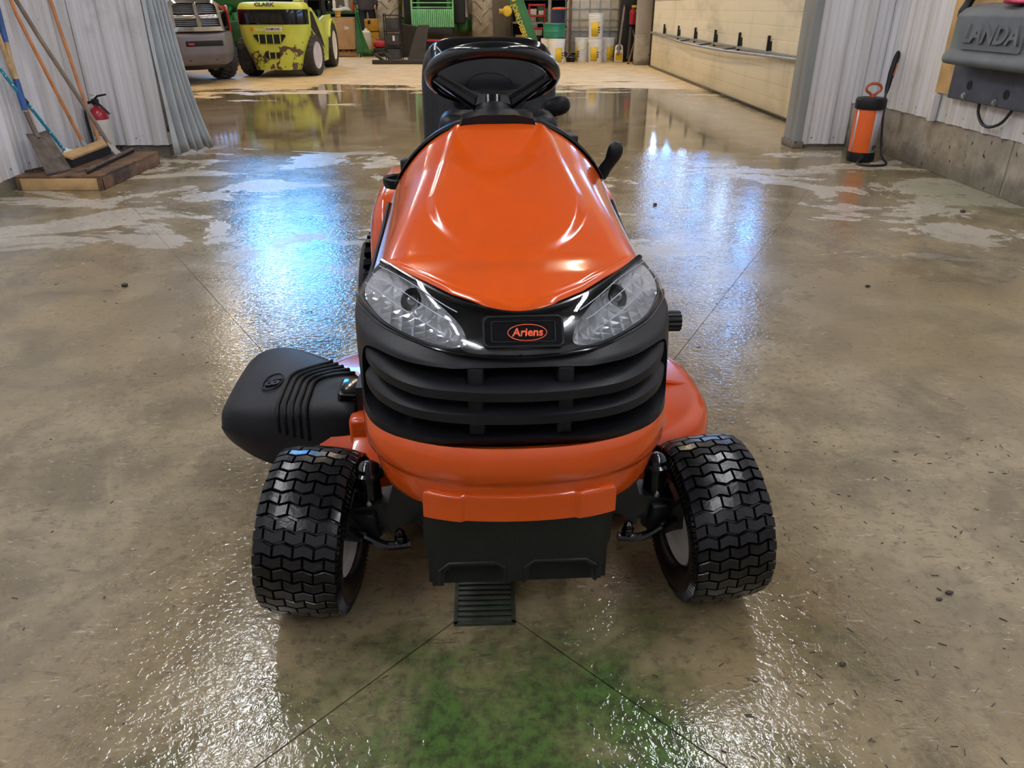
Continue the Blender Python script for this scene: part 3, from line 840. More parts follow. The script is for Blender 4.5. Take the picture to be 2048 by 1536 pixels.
# --- rear fenders, cup holder, levers, knob
for s in (-1, 1):
    pr = [(.80, .33), (.803, .42), (.82, .52), (.862, .60), (.93, .645), (1.05, .665), (1.25, .67), (1.42, .65), (1.50, .58), (1.52, .48)]
    def fp(u, v, s=s):
        p = cat([(0, y, z) for y, z in pr], v); c = Vector((0, 1.16, .36)); w = u * 1.12
        x = .15 + .222 * min(1, w * .98); k = max(0, w - .82)
        d = (c - p).normalized() * (k * k * 1.6)
        return (s * x, p.y + d.y, p.z + d.z)
    MB().grid(fp, 24, 40).build('rear_fender', M_ORANGE2, MOW, ang=60, solid=.004)
MB().box((0, 1.2, .60), (.36, .5, .06), ch=.01).build('fender_pan', M_ORANGE2, MOW)
MB().lathe([(.034, -.02), (.036, .0), (.042, .004), (.046, .0), (.046, -.010), (.042, -.024), (0, -.024), (0, -.02)], 28, Matrix.Translation((-.272, .86, .722))).build('cup_holder', M_BLK, MOW)
MB().box((-.238, .655, .795), (.018, .03, .03), ch=.005).build('dash_clip', M_BLKM, MOW)
MB().tube([(.258, .68, .70), (.268, .69, .762)], .006, 8).build('lever_rod', M_STEEL, MOW)
MB().tube(curve([(.266, .69, .750), (.274, .69, .772), (.287, .685, .792), (.296, .68, .815), (.301, .68, .834), (.303, .68, .842)], 14), [.012, .015, .016, .0165, .016, .0155, .0155, .016, .0175, .019, .020, .020, .0185, .015, .008], 14).build('lever_grip', M_BLK, MOW, label='curved black lift lever grip')
MB().tube([(.135, .80, .78), (.138, .81, .84), (.145, .82, .885)], [.016, .018, .02], 10).build('throttle_stalk', M_BLKG, MOW)
MB().ell((.160, .82, .912), (.036, .018, .025), .8, .8, 20, 12, M=Matrix.Rotation(-.25, 4, 'Y')).build('throttle_knob', M_BLK, MOW, label='rounded black throttle knob')
MB().box((.185, .70, .845), (.03, .06, .03), ch=.004).build('dash_clip', M_BLKM, MOW)
kp = []
for i in range(48):
    a = 2 * PI * i / 48; r = .0215 if i % 4 < 2 else .0190; kp.append((r * math.cos(a), r * math.sin(a)))
MB().prism(kp, .045, frame((.312, .16, .562), (0, 1, 0), (0, 0, 1))).build('fluted_knob', M_BLK, MOW, label='fluted black knob beside the hood')
MB().cyl((.25, .16, .562), (.315, .16, .562), .011, n=12).build('knob_stem', M_BLKM, MOW)
# --- bumper
cb = rowz([(x * .955, y + .004) for x, y in H500[:-1]] + [(.275, .07), (.275, .14)], 0)
def bmp(s, off, z):
    e = 2e-3; a = cb(min(1, s + e)) - cb(max(-1, s - e)); n = Vector((a.y, -a.x, 0)).normalized()
    p = cb(s) + n * off; p.z = z + .022 * abs(s) ** 2.5; return p
BR = [(-.02, .488), (-.002, .492), (.002, .4985), (.006, .499), (.011, .492), (.0145, .478), (.0160, .46), (.0145, .442), (.009, .431), (.003, .4265), (.001, .424), (.001, .418), (-.001, .40), (-.006, .378), (-.012, .362), (-.018, .356), (-.05, .356)]
MB().grid(lambda u, v: bmp(u * 2 - 1, *BR[int(round(v * (len(BR) - 1)))]), 90, len(BR) - 1).build('bumper', M_ORANGE, MOW, ang=55, label='orange wrap-around front bumper')
def pad(u, v):
    x = (u * 2 - 1); z = .350 + .060 * v
    dx = (1 - abs(x)) * .18; dz = min(1 - v, 1.0) * .060
    ex = max(0, .020 - dx); ez = max(0, .020 - dz)
    d = .020 - math.hypot(ex, ez)
    m = smooth01(d / .010)
    gx = abs(x) * .18
    c_ = smooth01((gx - .096) / .007) * .28 + .72
    return bmp(x * .328, -.010 + .019 * m * c_, z - .022 * abs(x * .328) ** 2.5 * .5)
MB().grid(pad, 110, 22).build('bumper_pad', M_ORANGE, MOW, ang=50)
# --- weight bracket below the bumper
P0, P1 = .345, .150
wb = [(-.176, .335), (.176, .335), (.174, .245), (.166, .235), (.162, .155), (.145, .153), (.143, .185), (.128, .198), (.030, .198), (.022, .188), (.020, .155), (-.030, .153), (-.032, .186), (-.042, .197), (-.128, .196), (-.140, .182), (-.143, .15), (-.165, .15), (-.168, .235), (-.176, .245)]
MB().prism([(x, z) for x, z in reversed(wb)], .006, frame((0, -.150, 0), (1, 0, 0), (0, 0, 1))).build('front_bracket', M_BLKM, MOW, ang=20)
MB().box((-.168, -.09, .25), (.006, .12, .19)).build('bracket_side', M_BLKM, MOW)
MB().box((.168, -.09, .25), (.006, .12, .19)).build('bracket_side', M_BLKM, MOW)
MB().box((0, -.112, .224), (.326, .008, .206)).build('bracket_web', M_VOID, MOW)
for x0, x1 in ((-.143, -.032), (.020, .143)):
    MB().tube([(x0 - .008, -.156, .152), (x0 - .006, -.156, .188), (x0 + .012, -.156, .203), (x1 - .012, -.156, .203), (x1 + .006, -.156, .190), (x1 + .008, -.156, .152)], .0035, 6).build('bracket_flange', M_BLKM, MOW)
MB().box((.0, -.157, .315), (.2, .004, .006)).build('bracket_slot', M_VOID, MOW)
# --- frame, engine, axle, steering parts
MB().box((0, .45, .30), (.26, 1.2, .12), ch=.01).build('frame', M_BLKM, MOW)
MB().box((0, .22, .50), (.36, .52, .30), ch=.03).build('engine_block', M_BLKM, MOW)
ax = MB().prism([(-.33, .205), (-.31, .19), (-.12, .225), (.12, .225), (.31, .19), (.33, .205), (.33, .245), (.12, .285), (-.12, .285), (-.33, .245)], .06, frame((0, .03, 0), (1, 0, 0), (0, 0, 1)))
ax.build('front_axle', M_BLKM, MOW)
for s in (-1, 1):
    sp = MB().tube([(s * .296, -.0, .165), (s * .292, 0, .31)], .024, 18).build('spindle', M_BLKG, MOW)
    MB().lathe([(.031, 0), (.031, .008), (.024, .012), (.022, .020), (.012, .028), (0, .030)], 24, Matrix.Translation((s * .292, -.0, .308))).build('spindle_cap', M_BLKG, sp)
    MB().lathe([(0, .0), (.007, .0), (.006, .006), (0, .008)], 10, frame((s * .293, -.024, .255), (1, 0, 0), (0, 0, 1)) @ Matrix.Rotation(0, 4, 'X')).build('grease_nipple', M_STEEL, sp)
    MB().box((s * .300, -.030, .205), (.045, .02, .075), (.2, 0, s * .2), ch=.006).build('steering_knuckle', M_BLK, MOW)
    MB().prism([(-.02, -.045), (.02, -.04), (.03, .0), (.012, .045), (-.018, .03)], .012, frame((s * .335, -.022, .205), (1, s * .4, 0), (0, -.2, 1))).build('steering_arm', M_BLKM, MOW)
    MB().tube(curve([(s * .335, -.035, .200), (s * .30, -.05, .190), (s * .262, -.056, .172), (s * .212, -.056, .174)], 10), .0095, 10).build('tie_rod', M_BLKG, MOW)
    nt = MB().tube([(s * .232, -.056, .175), (s * .232, -.056, .209)], [.008, .008], 8).lathe([(.011, .146), (.013, .15), (.013, .157), (.011, .160)], 6, Matrix.Translation((s * .232, -.056, .037))).lathe([(.010, .163), (.010, .170), (.004, .176)], 6, Matrix.Translation((s * .232, -.056, .037)))
    nt.build('ball_joint', M_BLKG, MOW)
    MB().prism([(0, .17), (.07, .235), (.07, .29), (.0, .285), (-.018, .22), (-.012, .165)] if s < 0 else [(0, .17), (.012, .165), (.018, .22), (0, .285), (-.07, .29), (-.07, .235)], .008, frame((s * .238, -.043, .035), (1, 0, 0), (0, 0, 1))).build('axle_bracket', M_BLKM, MOW)
# --- tyres: body, and each tread block its own piece
R_, WD = .175, .168
def crownr(u): return R_ - .60 * u * u - 110 * u ** 4
def blockmesh(u0, u1, h, name, base=.008, inv=1):
    """chevron block between u0 and u1, h = half height in radians, V pointing forward"""
    mb = MB(); um = (u0 + u1) / 2; hw = (u1 - u0) / 2
    def pt(u, ph, r): return (u, -r * math.sin(ph), r * math.cos(ph))
    us = [u0, u0 + hw * .5, um, u1 - hw * .5, u1]
    vv = [.6 * inv, .0, -.6 * inv, .0, .6 * inv] if hw > .015 else ([.6, .3, 0, -.3, -.6] if um < 0 else [-.6, -.3, 0, .3, .6])
    top = []; bot = []
    for side in (1, -1):
        for u, k in (zip(us, vv) if side > 0 else zip(us[::-1], vv[::-1])):
            top.append((u, side * h + k * h * .55)); bot.append((u, side * h + k * h * .55))
    n = len(top)
    cu = um
    def sh(u, k): return cu + (u - cu) * k
    for lev, kx, kh, dr in ((0, 1.0, 1.0, -base), (1, .99, 1.0, -.0014), (2, .93, .90, 0)):
        for u, ph in top: mb.v.append(pt(sh(u, kx), ph * kh if lev == 2 else ph, crownr(u) + dr))
    for l in range(2):
        for i in range(n): mb.f.append((l * n + i, l * n + (i + 1) % n, (l + 1) * n + (i + 1) % n, (l + 1) * n + i))
    for i in range(4): mb.f.append((2 * n + i, 2 * n + i + 1, 2 * n + n - 2 - i, 2 * n + n - 1 - i))
    return mb.mesh(name, M_RUB, True, 30)
CW = .0345
cols = [[(-.0785, -.0405), (-.0380, -.0012), (.0012, .0380), (.0405, .0785)], [(-.0795, -.0605), (-.0580, -.0204), (-.0180, .0180), (.0204, .0580), (.0605, .0795)]]
NB = 44
bms = [[blockmesh(a, b, PI / NB * .82, 'tread_block', inv=(1, -1)[k]) for a, b in cc] for k, cc in enumerate(cols)]
def tyre_body(R, Wd, m, name, par):
    k = R / .174; w = Wd / .193
    pr = [(.082, -.060), (.088, -.074), (.105, -.088), (.125, -.096), (.142, -.0965), (.153, -.0925), (.1595, -.078), (.1625, -.05), (.1640, 0)]
    pr = pr + [(r, -z) for r, z in reversed(pr[:-1])]
    return MB().lathe([(r * k, z * w) for r, z in pr], 64, Matrix.Rotation(PI / 2, 4, 'Y'), True).build(name, m, par, ang=60)
for s in (-1, 1):
    Mw = Matrix.Translation((.410 if s > 0 else -.408, .0, .1745)) @ Matrix.Rotation(math.radians(6.0) * s, 4, 'Z') @ Matrix.Rotation(math.radians(4.0) * -s, 4, 'Y')
    ty = tyre_body(R_, WD, M_RUB, 'front_tyre', MOW); ty.matrix_local = Mw
    for i in range(NB):
        for me in bms[i % 2]:
            inst('tread_block', me, ty, Matrix.Rotation(2 * PI * (i + (.3 if s > 0 else 0)) / NB, 4, 'X'))
    # fine ribs on the shoulder
    rb = MB()
    for q in (-1, 1):
        for i in range(90):
            a = 2 * PI * i / 90
            for r0, r1 in ((.146, .158),):
                M = Matrix.Rotation(a, 4, 'X')
                rb.box((q * .0945, 0, .151), (.004, .0045, .014), (0, q * -.35, 0)) if False else rb.add([(M @ Vector(p))[:] for p in ((q * .0835, -.002, .145), (q * .0835, .002, .145), (q * .0765, .002, .1600), (q * .0765, -.002, .1600), (q * .0865, 0, .146), (q * .0795, 0, .1625))], [(0, 1, 4), (2, 3, 5), (0, 4, 5, 3), (1, 2, 5, 4)])
    rb.build('shoulder_rib', M_RUB, ty, smooth=False, kind='stuff')
    ri = MB().lathe([(.084, -.055), (.090, -.062), (.092, -.066), (.088, -.068), (.082, -.058), (.078, -.040), (.060, -.026), (.030, -.022), (.028, -.045), (0, -.045)], 40, Matrix.Rotation(PI / 2, 4, 'Y'))
    ri.lathe([(.084, .055), (.090, .062), (.092, .066), (.088, .068), (.082, .058), (.078, .040), (.060, .026), (.030, .022), (.028, .045), (0, .045)], 40, Matrix.Rotation(PI / 2, 4, 'Y'))
    ri = ri.build('front_rim', M_RIM, MOW); ri.matrix_local = Mw
    MB().cyl((-.09, 0, 0), (.09, 0, 0), .018, n=16).build('wheel_hub', M_BLKM, ri)
# rear tyres
for s in (-1, 1):
    Mw = Matrix.Translation((s * .325, 1.14, .245))
    ty = tyre_body(.238, .22, M_RUB, 'rear_tyre', MOW); ty.matrix_local = Mw
    tb = MB()
    for i in range(30):
        M = Matrix.Rotation(2 * PI * i / 30, 4, 'X')
        for u in (-.09, -.05, -.012, .028, .068):
            tb.box((0, 0, 0), (.036, .030, .012), (0, 0, .3)) if False else tb.add([tuple(M @ Vector(p)) for p in ((u, -.018, .224), (u + .034, -.012, .224), (u + .034, .016, .224), (u, .010, .224), (u + .002, -.015, .2445 - .5 * u * u), (u + .032, -.010, .2445 - .5 * u * u), (u + .032, .013, .2445 - .5 * u * u), (u + .002, .008, .2445 - .5 * u * u))], [(4, 5, 6, 7), (0, 1, 5, 4), (1, 2, 6, 5), (2, 3, 7, 6), (3, 0, 4, 7)])
    tb.build('tread', M_RUB, ty, smooth=False, kind='stuff')
    MB().lathe([(.11, -.07), (.122, -.08), (.12, -.09), (.11, -.06), (.04, -.04), (0, -.04)], 40, Matrix.Rotation(PI / 2, 4, 'Y')).build('rear_rim', M_RIM, MOW).matrix_local = Mw
# --- mower deck
def sup(a, e): return math.copysign(abs(a) ** e, a)
DK = [(1.02, .085), (1.02, .10), (1.0, .105), (.995, .19), (.985, .222), (.955, .243), (.90, .252), (.78, .254), (.74, .262), (.45, .266), (0, .266)]
def dpt(u, v):
    a = 2 * PI * u; k, z = DK[int(round(v * (len(DK) - 1)))]
    x = .540 * sup(math.cos(a), .62) * k; y = .50 + .32 * sup(math.sin(a), .72) * k
    return (x, y, z)
dk = MB().grid(dpt, 96, len(DK) - 1, True).build('mower_deck', M_ORANGE2, MOW, ang=50, label='wet orange cutting deck')
MB().tube(curve([(.25, .46, .262), (.36, .47, .263), (.44, .475, .258), (.49, .48, .246)], 12), .006, 8).build('deck_ridge', M_ORANGE2, dk)
MB().lathe([(.075, 0), (.07, .012), (.05, .018), (.045, .04), (0, .042)], 28, Matrix.Translation((.30, .58, .262))).build('spindle_cover', M_ORANGE2, dk)
nk = MB().box((-.325, .34, .205), (.085, .22, .20), ch=.012).build('discharge_neck', M_ORANGE2, MOW)
MB().box((-.305, .165, .258), (.10, .09, .012), (.25, 0, 0), ch=.004).build('deck_flange', M_ORANGE2, MOW)
MB().prism([(-.05, 0), (.05, 0), (.012, .10), (-.012, .10)], .012, frame((-.345, .47, .295), (.25, 1, 0), (0, 0, 1))).build('deck_bracket', M_ORANGE2, MOW)
# --- discharge chute
CS = [(-.352, .262, .425, .322, .135), (-.380, .262, .500, .326, .13), (-.42, .268, .580, .322, .13), (-.48, .278, .648, .312, .13), (-.55, .292, .700, .302, .135), (-.61, .304, .712, .293, .155), (-.660, .320, .700, .284, .185), (-.688, .338, .680, .273, .198), (-.697, .350, .670, .264, .203)]
def chute(u, v):
    t = [cat([(c[0], c[k], 0) for c in CS], u) for k in (1, 2, 3, 4)]
    x = t[0].x; yf, yr, zt, zb = t[0].y, t[1].y, t[2].y, t[3].y
    pr = [(yf + .012, zb), (yf, zb + .05 * (zt - zb) / .18), (yf - .006, (zt + zb) / 2), (yf, zt - .035), (yf + .009, zt - .012), (yf + .03, zt - .001), (yf + .08, zt + .004), ((yf + yr) / 2, zt + .008), (yr - .06, zt + .005), (yr - .02, zt - .004), (yr - .004, zt - .02), (yr, zt - .05)]
    p = cat([(0, a, b) for a, b in pr], v)
    return Vector((x, p.y, p.z))
ch = MB().grid(chute, 40, 44).build('discharge_chute', M_BLK, MOW, ang=60, solid=.005, label='black plastic side discharge chute')
for i in range(5):
    x0 = (.335, .385, .435, .485, .535)[i]
    pts = []
    for k in range(26):
        v = .20 + .66 * k / 25
        uu = x0 - .26 * smooth01((k - 13) / 12)
        uu = max(.035, uu)
        pts.append(chute(uu, v) + Vector((0, -.001, .002)))
    MB().tube(pts, .0055, 8).build('chute_rib', M_BLK, ch)
e0 = chute(.70, .55); e1 = chute(.70, .70); e2 = chute(.62, .55)
EM = frame(chute(.64, .50) + Vector((0, 0, .001)), (e0 - e1), (e2 - e0))
MB().tube([EM @ Vector((.046 * math.cos(a), .025 * math.sin(a), .001)) for a in [2 * PI * i / 40 for i in range(40)]], .0022, 6, closed=True).build('chute_emblem_ring', M_BLK, ch)
text('chute_number', '48', .050, M_BLK, ch, EM, .004, 0, .0012)
hb = MB().box((-.372, .33, .330), (.05, .085, .03), (0, .05, 0), ch=.008).build('chute_hinge', M_BLKG, MOW)
MB().tube([(-.352, .27, .30), (-.352, .45, .33)], .006, 8).build('hinge_rod', M_BLKM, hb)
for y in (.29, .36):
    MB().lathe([(.008, 0), (.008, .006), (.004, .009), (0, .009)], 8, Matrix.Translation((-.345, y, .345))).build('hinge_bolt', M_STEEL, hb)
MB().box((-.335, .31, .335), (.03, .07, .06)).build('hinge_plate', M_BLKM, hb)
# ------------------------------------------------------------------ left corner: platform, tools, extinguisher, curtain
pf = empty('timber_platform', (-3.065, 5.8, 0), label='low weathered timber box holding the tools in the left corner', cat='platform')
def P_(x, y, z): return (x + 3.065, y - 5.8, z)
MB().box(P_(-3.065, 5.80, .092), (.59, .98, .016), ch=.003).build('top_board', M_WOOD, pf)
MB().box(P_(-3.065, 5.318, .042), (.56, .02, .082), ch=.003).build('front_board', M_WOODL, pf)
MB().box(P_(-2.778, 5.80, .042), (.018, .97, .082), ch=.003).build('side_board', M_WOOD, pf)
MB().box(P_(-3.352, 5.80, .042), (.018, .97, .082), ch=.003).build('side_board', M_WOOD, pf)
MB().box(P_(-3.065, 6.28, .042), (.56, .02, .082), ch=.003).build('back_board', M_WOOD, pf)
for x in (-2.784, -3.346): MB().box(P_(x, 5.316, .042), (.03, .028, .084), ch=.003).build('corner_block', M_WOOD, pf)

def handle(parent, pts, r, m, name='handle', n=10): return MB().tube(pts, r, n).build(name, m, parent)
# shovel
sv = empty('shovel', (-3.1, 5.4, .1), label='square mouthed shovel with blue tape on its shaft, blade on the platform', cat='shovel')
def rel(o, *pts): return [tuple(Vector(p) - Vector(o)) for p in pts]
so = (-3.1, 5.4, .1)
def blade(u, v):
    top = Vector((-3.285, 5.56, .345)); bot = Vector((-3.10, 5.40, .102)); w = Vector((.06, .21, 0))
    c = top.lerp(bot, v); k = (u - .5) * (.84 + .16 * v); nrm_ = Vector((.7, -.25, .55))
    return c + w * k + nrm_ * (.02 * (2 * abs(u - .5)) ** 2.5 * (1 - .5 * v)) - Vector(so)
MB().grid(blade, 16, 12).build('blade', M_RUST, sv, ang=60, solid=.004)
handle(sv, rel(so, (-3.265, 5.545, .315), (-3.283, 5.56, .365), (-3.30, 5.565, .42), (-3.315, 5.57, .50)), [.02, .017, .015, .015], M_RUST, 'socket')
handle(sv, rel(so, (-3.315, 5.57, .49), (-3.34, 5.60, .80), (-3.352, 5.635, 1.08), (-3.354, 5.66, 1.42)), .0175, M_HWOOD)
handle(sv, rel(so, (-3.316, 5.571, .50), (-3.325, 5.58, .60), (-3.332, 5.59, .70)), [.021, .0225, .020], M_BLUE, 'tape_wrap')
handle(sv, rel(so, (-3.347, 5.617, .93), (-3.351, 5.63, 1.06), (-3.353, 5.645, 1.24)), .0195, M_BLUE, 'tape_wrap')
# rake at the far left
ro = (-3.33, 5.55, .1)
rk = empty('garden_rake', ro, label='old rake with a pale handle and red socket behind the shovel', cat='rake')
handle(rk, rel(ro, (-3.30, 5.62, .23), (-3.335, 5.60, .60), (-3.352, 5.56, 1.0), (-3.354, 5.53, 1.45)), .0155, M_HWOOD)
handle(rk, rel(ro, (-3.293, 5.625, .115), (-3.302, 5.62, .25)), [.014, .018], M_REDM, 'socket')
tn = MB().tube(rel(ro, (-3.345, 5.42, .112), (-3.25, 5.65, .112)), .007, 6).build('rake_bar', M_RUST, rk)
for i in range(9):
    y = 5.43 + .024 * i; x = -3.343 + .0105 * i
    MB().tube(rel(ro, (x, y, .112), (x + .03, y - .03, .118), (x + .055, y - .05, .106)), [.004, .0035, .002], 6).build('tine', M_RUST, rk)
# push broom
bo_ = (-3.13, 5.86, .1)
br = empty('push_broom', bo_, label='push broom with pale wooden block lying on the platform', cat='broom')
BA, BB = Vector((-3.125, 5.60, .178)), Vector((-3.115, 6.18, .188))
BMx = frame((BA + BB) / 2 - Vector(bo_), (BB - BA), (-.9, 0, .25))
MB().box((0, 0, 0), (.60, .085, .028), ch=.008).build('block', M_WOODL, br).matrix_local = BMx
MB().box((0, -.004, -.048), (.59, .09, .075), ch=.01, taper=(.98, .7)).build('bristles', M_BRIS, br).matrix_local = BMx
handle(br, rel(bo_, (-3.14, 5.90, .195), (-3.23, 5.86, .60), (-3.33, 5.80, 1.10), (-3.352, 5.78, 1.36)), .0125, M_HANDLE)
handle(br, rel(bo_, (-3.135, 5.905, .188), (-3.155, 5.895, .25)), [.02, .015], M_GALV, 'ferrule')
# squeegee
qo = (-2.93, 5.8, .1)
sq = empty('floor_squeegee', qo, label='long floor squeegee with grey handle and metal fan bracket', cat='squeegee')
handle(sq, rel(qo, (-2.885, 5.36, .125), (-2.955, 6.26, .125)), .013, M_RUST, 'channel')
SM = frame(Vector((-2.92, 5.81, .112)) - Vector(qo), (-.07, .9, 0), (1, .08, 0))
MB().box((0, .004, 0), (.90, .012, .022)).build('rubber_blade', M_RUB, sq).matrix_local = SM
MB().prism([(-.05, 0), (.05, 0), (.014, .11), (-.014, .11)], .005, frame(Vector((-2.94, 5.98, .128)) - Vector(qo), (-.07, .9, .1), (-.55, .05, .83))).build('fan_bracket', M_GALV, sq)
handle(sq, rel(qo, (-2.995, 5.985, .20), (-3.10, 5.96, .48), (-3.27, 5.90, .95), (-3.352, 5.86, 1.22), (-3.354, 5.85, 1.3)), .015, M_HGREY)
# third handle: a mop
mo = (-3.17, 6.36, .0)
mp = empty('deck_brush', mo, label='deck brush with varnished handle standing beside the extinguisher', cat='brush')
handle(mp, rel(mo, (-3.175, 6.20, .16), (-3.26, 6.26, .62), (-3.345, 6.31, 1.19), (-3.352, 6.32, 1.38)), .0125, M_HANDLE)
handle(mp, rel(mo, (-3.172, 6.20, .135), (-3.182, 6.203, .20)), .016, M_GALV, 'ferrule')
MB().box(Vector((-3.17, 6.21, .12)) - Vector(mo), (.06, .16, .035), ch=.006).build('block', M_WOODL, mp)
# turquoise brush
to = (-3.22, 5.80, .1)
tb = empty('scrub_brush', to, label='scrub brush with turquoise dotted handle crossing the shovel', cat='brush')
handle(tb, rel(to, (-3.25, 5.81, .185), (-3.30, 5.66, .46), (-3.345, 5.50, .73), (-3.352, 5.42, .86)), .0115, M_DOT)
handle(tb, rel(to, (-3.313, 5.612, .54), (-3.325, 5.575, .60)), .0155, M_BLKM, 'tape_wrap')
MB().box(Vector((-3.225, 5.80, .155)) - Vector(to), (.07, .13, .05), (.3, .3, .4), ch=.012).build('head', M_WHITE, tb)
MB().box(Vector((-3.195, 5.79, .125)) - Vector(to), (.07, .13, .035), (.3, .3, .4), ch=.008).build('bristles', M_BRIS, tb)
# fire extinguisher
ex = empty('fire_extinguisher', (-3.262, 6.45, 0), 0, 1.15, label='red fire extinguisher with white label behind the brooms', cat='extinguisher')
MB().lathe([(0, .0), (.052, .0), (.062, .015), (.064, .03), (.064, .30), (.058, .335), (.036, .358), (.018, .366), (.018, .385), (0, .385)], 32).build('cylinder', M_EXT, ex)
MB().lathe([(.0648, .07), (.0652, .07), (.0652, .285), (.0648, .285)], 32).build('label_sleeve', M_PAPER, ex)
for z, w in ((.25, .05), (.235, .035), (.2, .06), (.185, .06), (.15, .06), (.13, .05), (.1, .055)):
    MB().box((0, -.0655, z), (w, .002, .005)).build('print_line', M_INK, ex)
vb = MB().box((0, 0, .40), (.04, .035, .04), ch=.006).build('valve', M_BLKM, ex)
MB().tube([(-.005, 0, .415), (.03, -.01, .44), (.10, -.03, .452)], [.008, .007, .006], 8).build('top_lever', M_BLKM, ex)
MB().tube([(0, -.01, .405), (.05, -.03, .375), (.105, -.05, .325)], [.009, .008, .006], 8).build('carry_handle', M_BLKM, ex)
MB().tube([(-.03, 0, .45), (0, 0, .44)], .004, 6).build('pin', M_STEEL, ex)
MB().tube(curve([(-.02, 0, .40), (-.06, 0, .39), (-.082, -.01, .33), (-.075, -.02, .2), (-.06, -.03, .08), (-.05, -.035, .03)], 20), .009, 8).build('hose', M_BLKM, ex)
# curtain
cu = empty('vinyl_curtain', (-2.70, 6.80, 0), label='grey vinyl curtain gathered in folds beside the left wall end', cat='curtain')
def curt(u, v):
    z = .035 + 3.2 * v; k = math.exp(-z / .9)
    a = Vector((-2.825, 6.60)).lerp(Vector((-2.805, 6.57)), k); b = Vector((-2.775, 6.82)).lerp(Vector((-2.56, 6.93)), k)
    p = a.lerp(b, u ** 1.0); d = Vector((.82, -.57))
    ph = u ** 1.5 * 5.2 * 2 * PI + .25 * math.sin(z * 2)
    am = (.050 - .028 * u) * (.55 + .45 * k)
    w = am * math.sin(ph + .6) + am
    return (p.x + d.x * w + .005 * math.sin(5 * z + 9 * u) + 2.70, p.y + d.y * w - 6.80, z - .02 * (1 - v) * math.sin(ph * .5))
MB().grid(curt, 150, 30).build('sheet', M_CURT, cu, ang=80, solid=.002)
MB().tube([(-.14, -.30, 3.25), (.10, .2, 3.25)], .015, 8).build('rail', M_GALV, cu)

# ------------------------------------------------------------------ right side: sprayer, pressure washer cover
spr = empty('pump_sprayer', (3.0, 6.36, 0), label='orange and silver pump sprayer standing in the right corner', cat='sprayer')
TL = Matrix.Rotation(math.radians(4), 4, 'Y')
MB().lathe([(0, 0), (.100, 0), (.108, .01), (.110, .05), (.106, .075), (0, .075)], 36).build('base_cap', M_BLK, spr)
MB().lathe([(.102, .065), (.104, .08), (.104, .41), (.100, .43)], 36).build('tank', M_ORP, spr)
for a0, a1 in ((-84, -42), (-168, -158)):
    f = MB()
    f.grid(lambda u, v: (.1052 * math.cos(math.radians(a0 + (a1 - a0) * u)), .1052 * math.sin(math.radians(a0 + (a1 - a0) * u)), .075 + .34 * v), 8, 2)
    f.build('silver_stripe', M_SIL, spr, solid=.0006)
MB().lathe([(.100, .405), (.116, .41), (.118, .43), (.118, .475), (.110, .492), (.05, .497), (0, .497)], 36).build('top_cap', M_BLK, spr)
hl = [(-.012, 0, .50), (-.02, 0, .52), (-.055, 0, .545), (-.058, 0, .57), (-.035, 0, .592), (0, 0, .598), (.035, 0, .592), (.058, 0, .57), (.055, 0, .545), (.02, 0, .52), (.012, 0, .50)]
MB().tube(curve(hl, 40), .0105, 8).build('pump_handle', M_ORD, spr)
MB().lathe([(.022, .49), (.02, .52), (0, .522)], 16).build('pump_collar', M_ORD, spr)
MB().tube(curve([(-.03, -.11, .05), (-.09, -.16, .012), (-.10, -.24, .010), (0.0, -.285, .010), (.12, -.22, .012), (.135, -.08, .06), (.125, -.02, .25), (.13, .03, .42), (.15, .06, .47)], 50), .009, 8).build('hose', M_BLKM, spr)
for x, z, w in ((.045, .125, .012), (.060, .125, .012), (.045, .108, .012)):
    MB().box((x, -.1, z), (w, .008, .012), (0, 0, .5)).build('print_mark', M_INK, spr)
wd = (3.18, 6.5, 0)
wn_ = empty('spray_wand', wd, label='black spray wand with orange trigger leaning in the right corner', cat='wand')
MB().tube(rel(wd, (3.17, 6.50, .02), (3.20, 6.56, .45), (3.23, 6.60, .62)), .009, 8).build('lance', M_BLKM, wn_)
MB().tube(curve(rel(wd, (3.215, 6.585, .50), (3.235, 6.61, .62), (3.262, 6.645, .72), (3.29, 6.68, .79), (3.30, 6.70, .815)), 16), [.012, .016, .019, .021, .021, .022, .024, .026, .026, .025, .024, .024, .025, .025, .023, .018, .010], 10).build('grip', M_BLK, wn_)
MB().tube(rel(wd, (3.245, 6.59, .64), (3.268, 6.62, .70), (3.275, 6.63, .73)), [.006, .008, .006], 6).build('trigger', M_ORD, wn_)

lw = empty('washer_cover', (3.2, 5.15, .56), label='dusty charcoal moulded washer cover with raised LANDA lettering on the right wall', cat='cover')
def Q(x, y, z): return (x - 3.2, y - 5.15, z - .56)
def cov(u, v):
    y = 5.64 - .98 * u
    pr = [(3.302, .795), (3.20, .785), (3.10, .795), (3.075, .82), (3.085, .855), (3.105, .875), (3.115, .90), (3.12, 1.06), (3.125, 1.10), (3.16, 1.135), (3.22, 1.155), (3.302, 1.17)]
    p = cat([(x, 0, z) for x, z in pr], v)
    e = max(0, abs(u * 2 - 1) - .90) / .10
    c = Vector((3.28, 0, .98)); p = p.lerp(c, .16 * (1 - math.sqrt(max(0, 1 - e * e))))
    return Q(p.x, y, p.z)
MB().grid(cov, 60, 60).build('shell', M_LANDA, lw, ang=50)
for yy in (5.64, 4.66):
    MB().prism([(-.13, .8), (.06, .8), (.06, 1.16), (-.05, 1.14), (-.10, 1.08)] if False else [(-.06, .24), (.10, .24), (.10, .60), (.02, .585), (-.06, .54)], .012, frame((.0, yy - 5.15 + .006, 0), (1, 0, 0), (0, 0, 1))).build('end_cheek', M_LANDA, lw)
LM = frame(Q(3.116, 5.15, .985), (0, -1, 0), (.03, 0, 1))
lb = MB().prism(rrect(.66, .185, .02), .012, LM).build('name_panel', M_LANDA, lw)
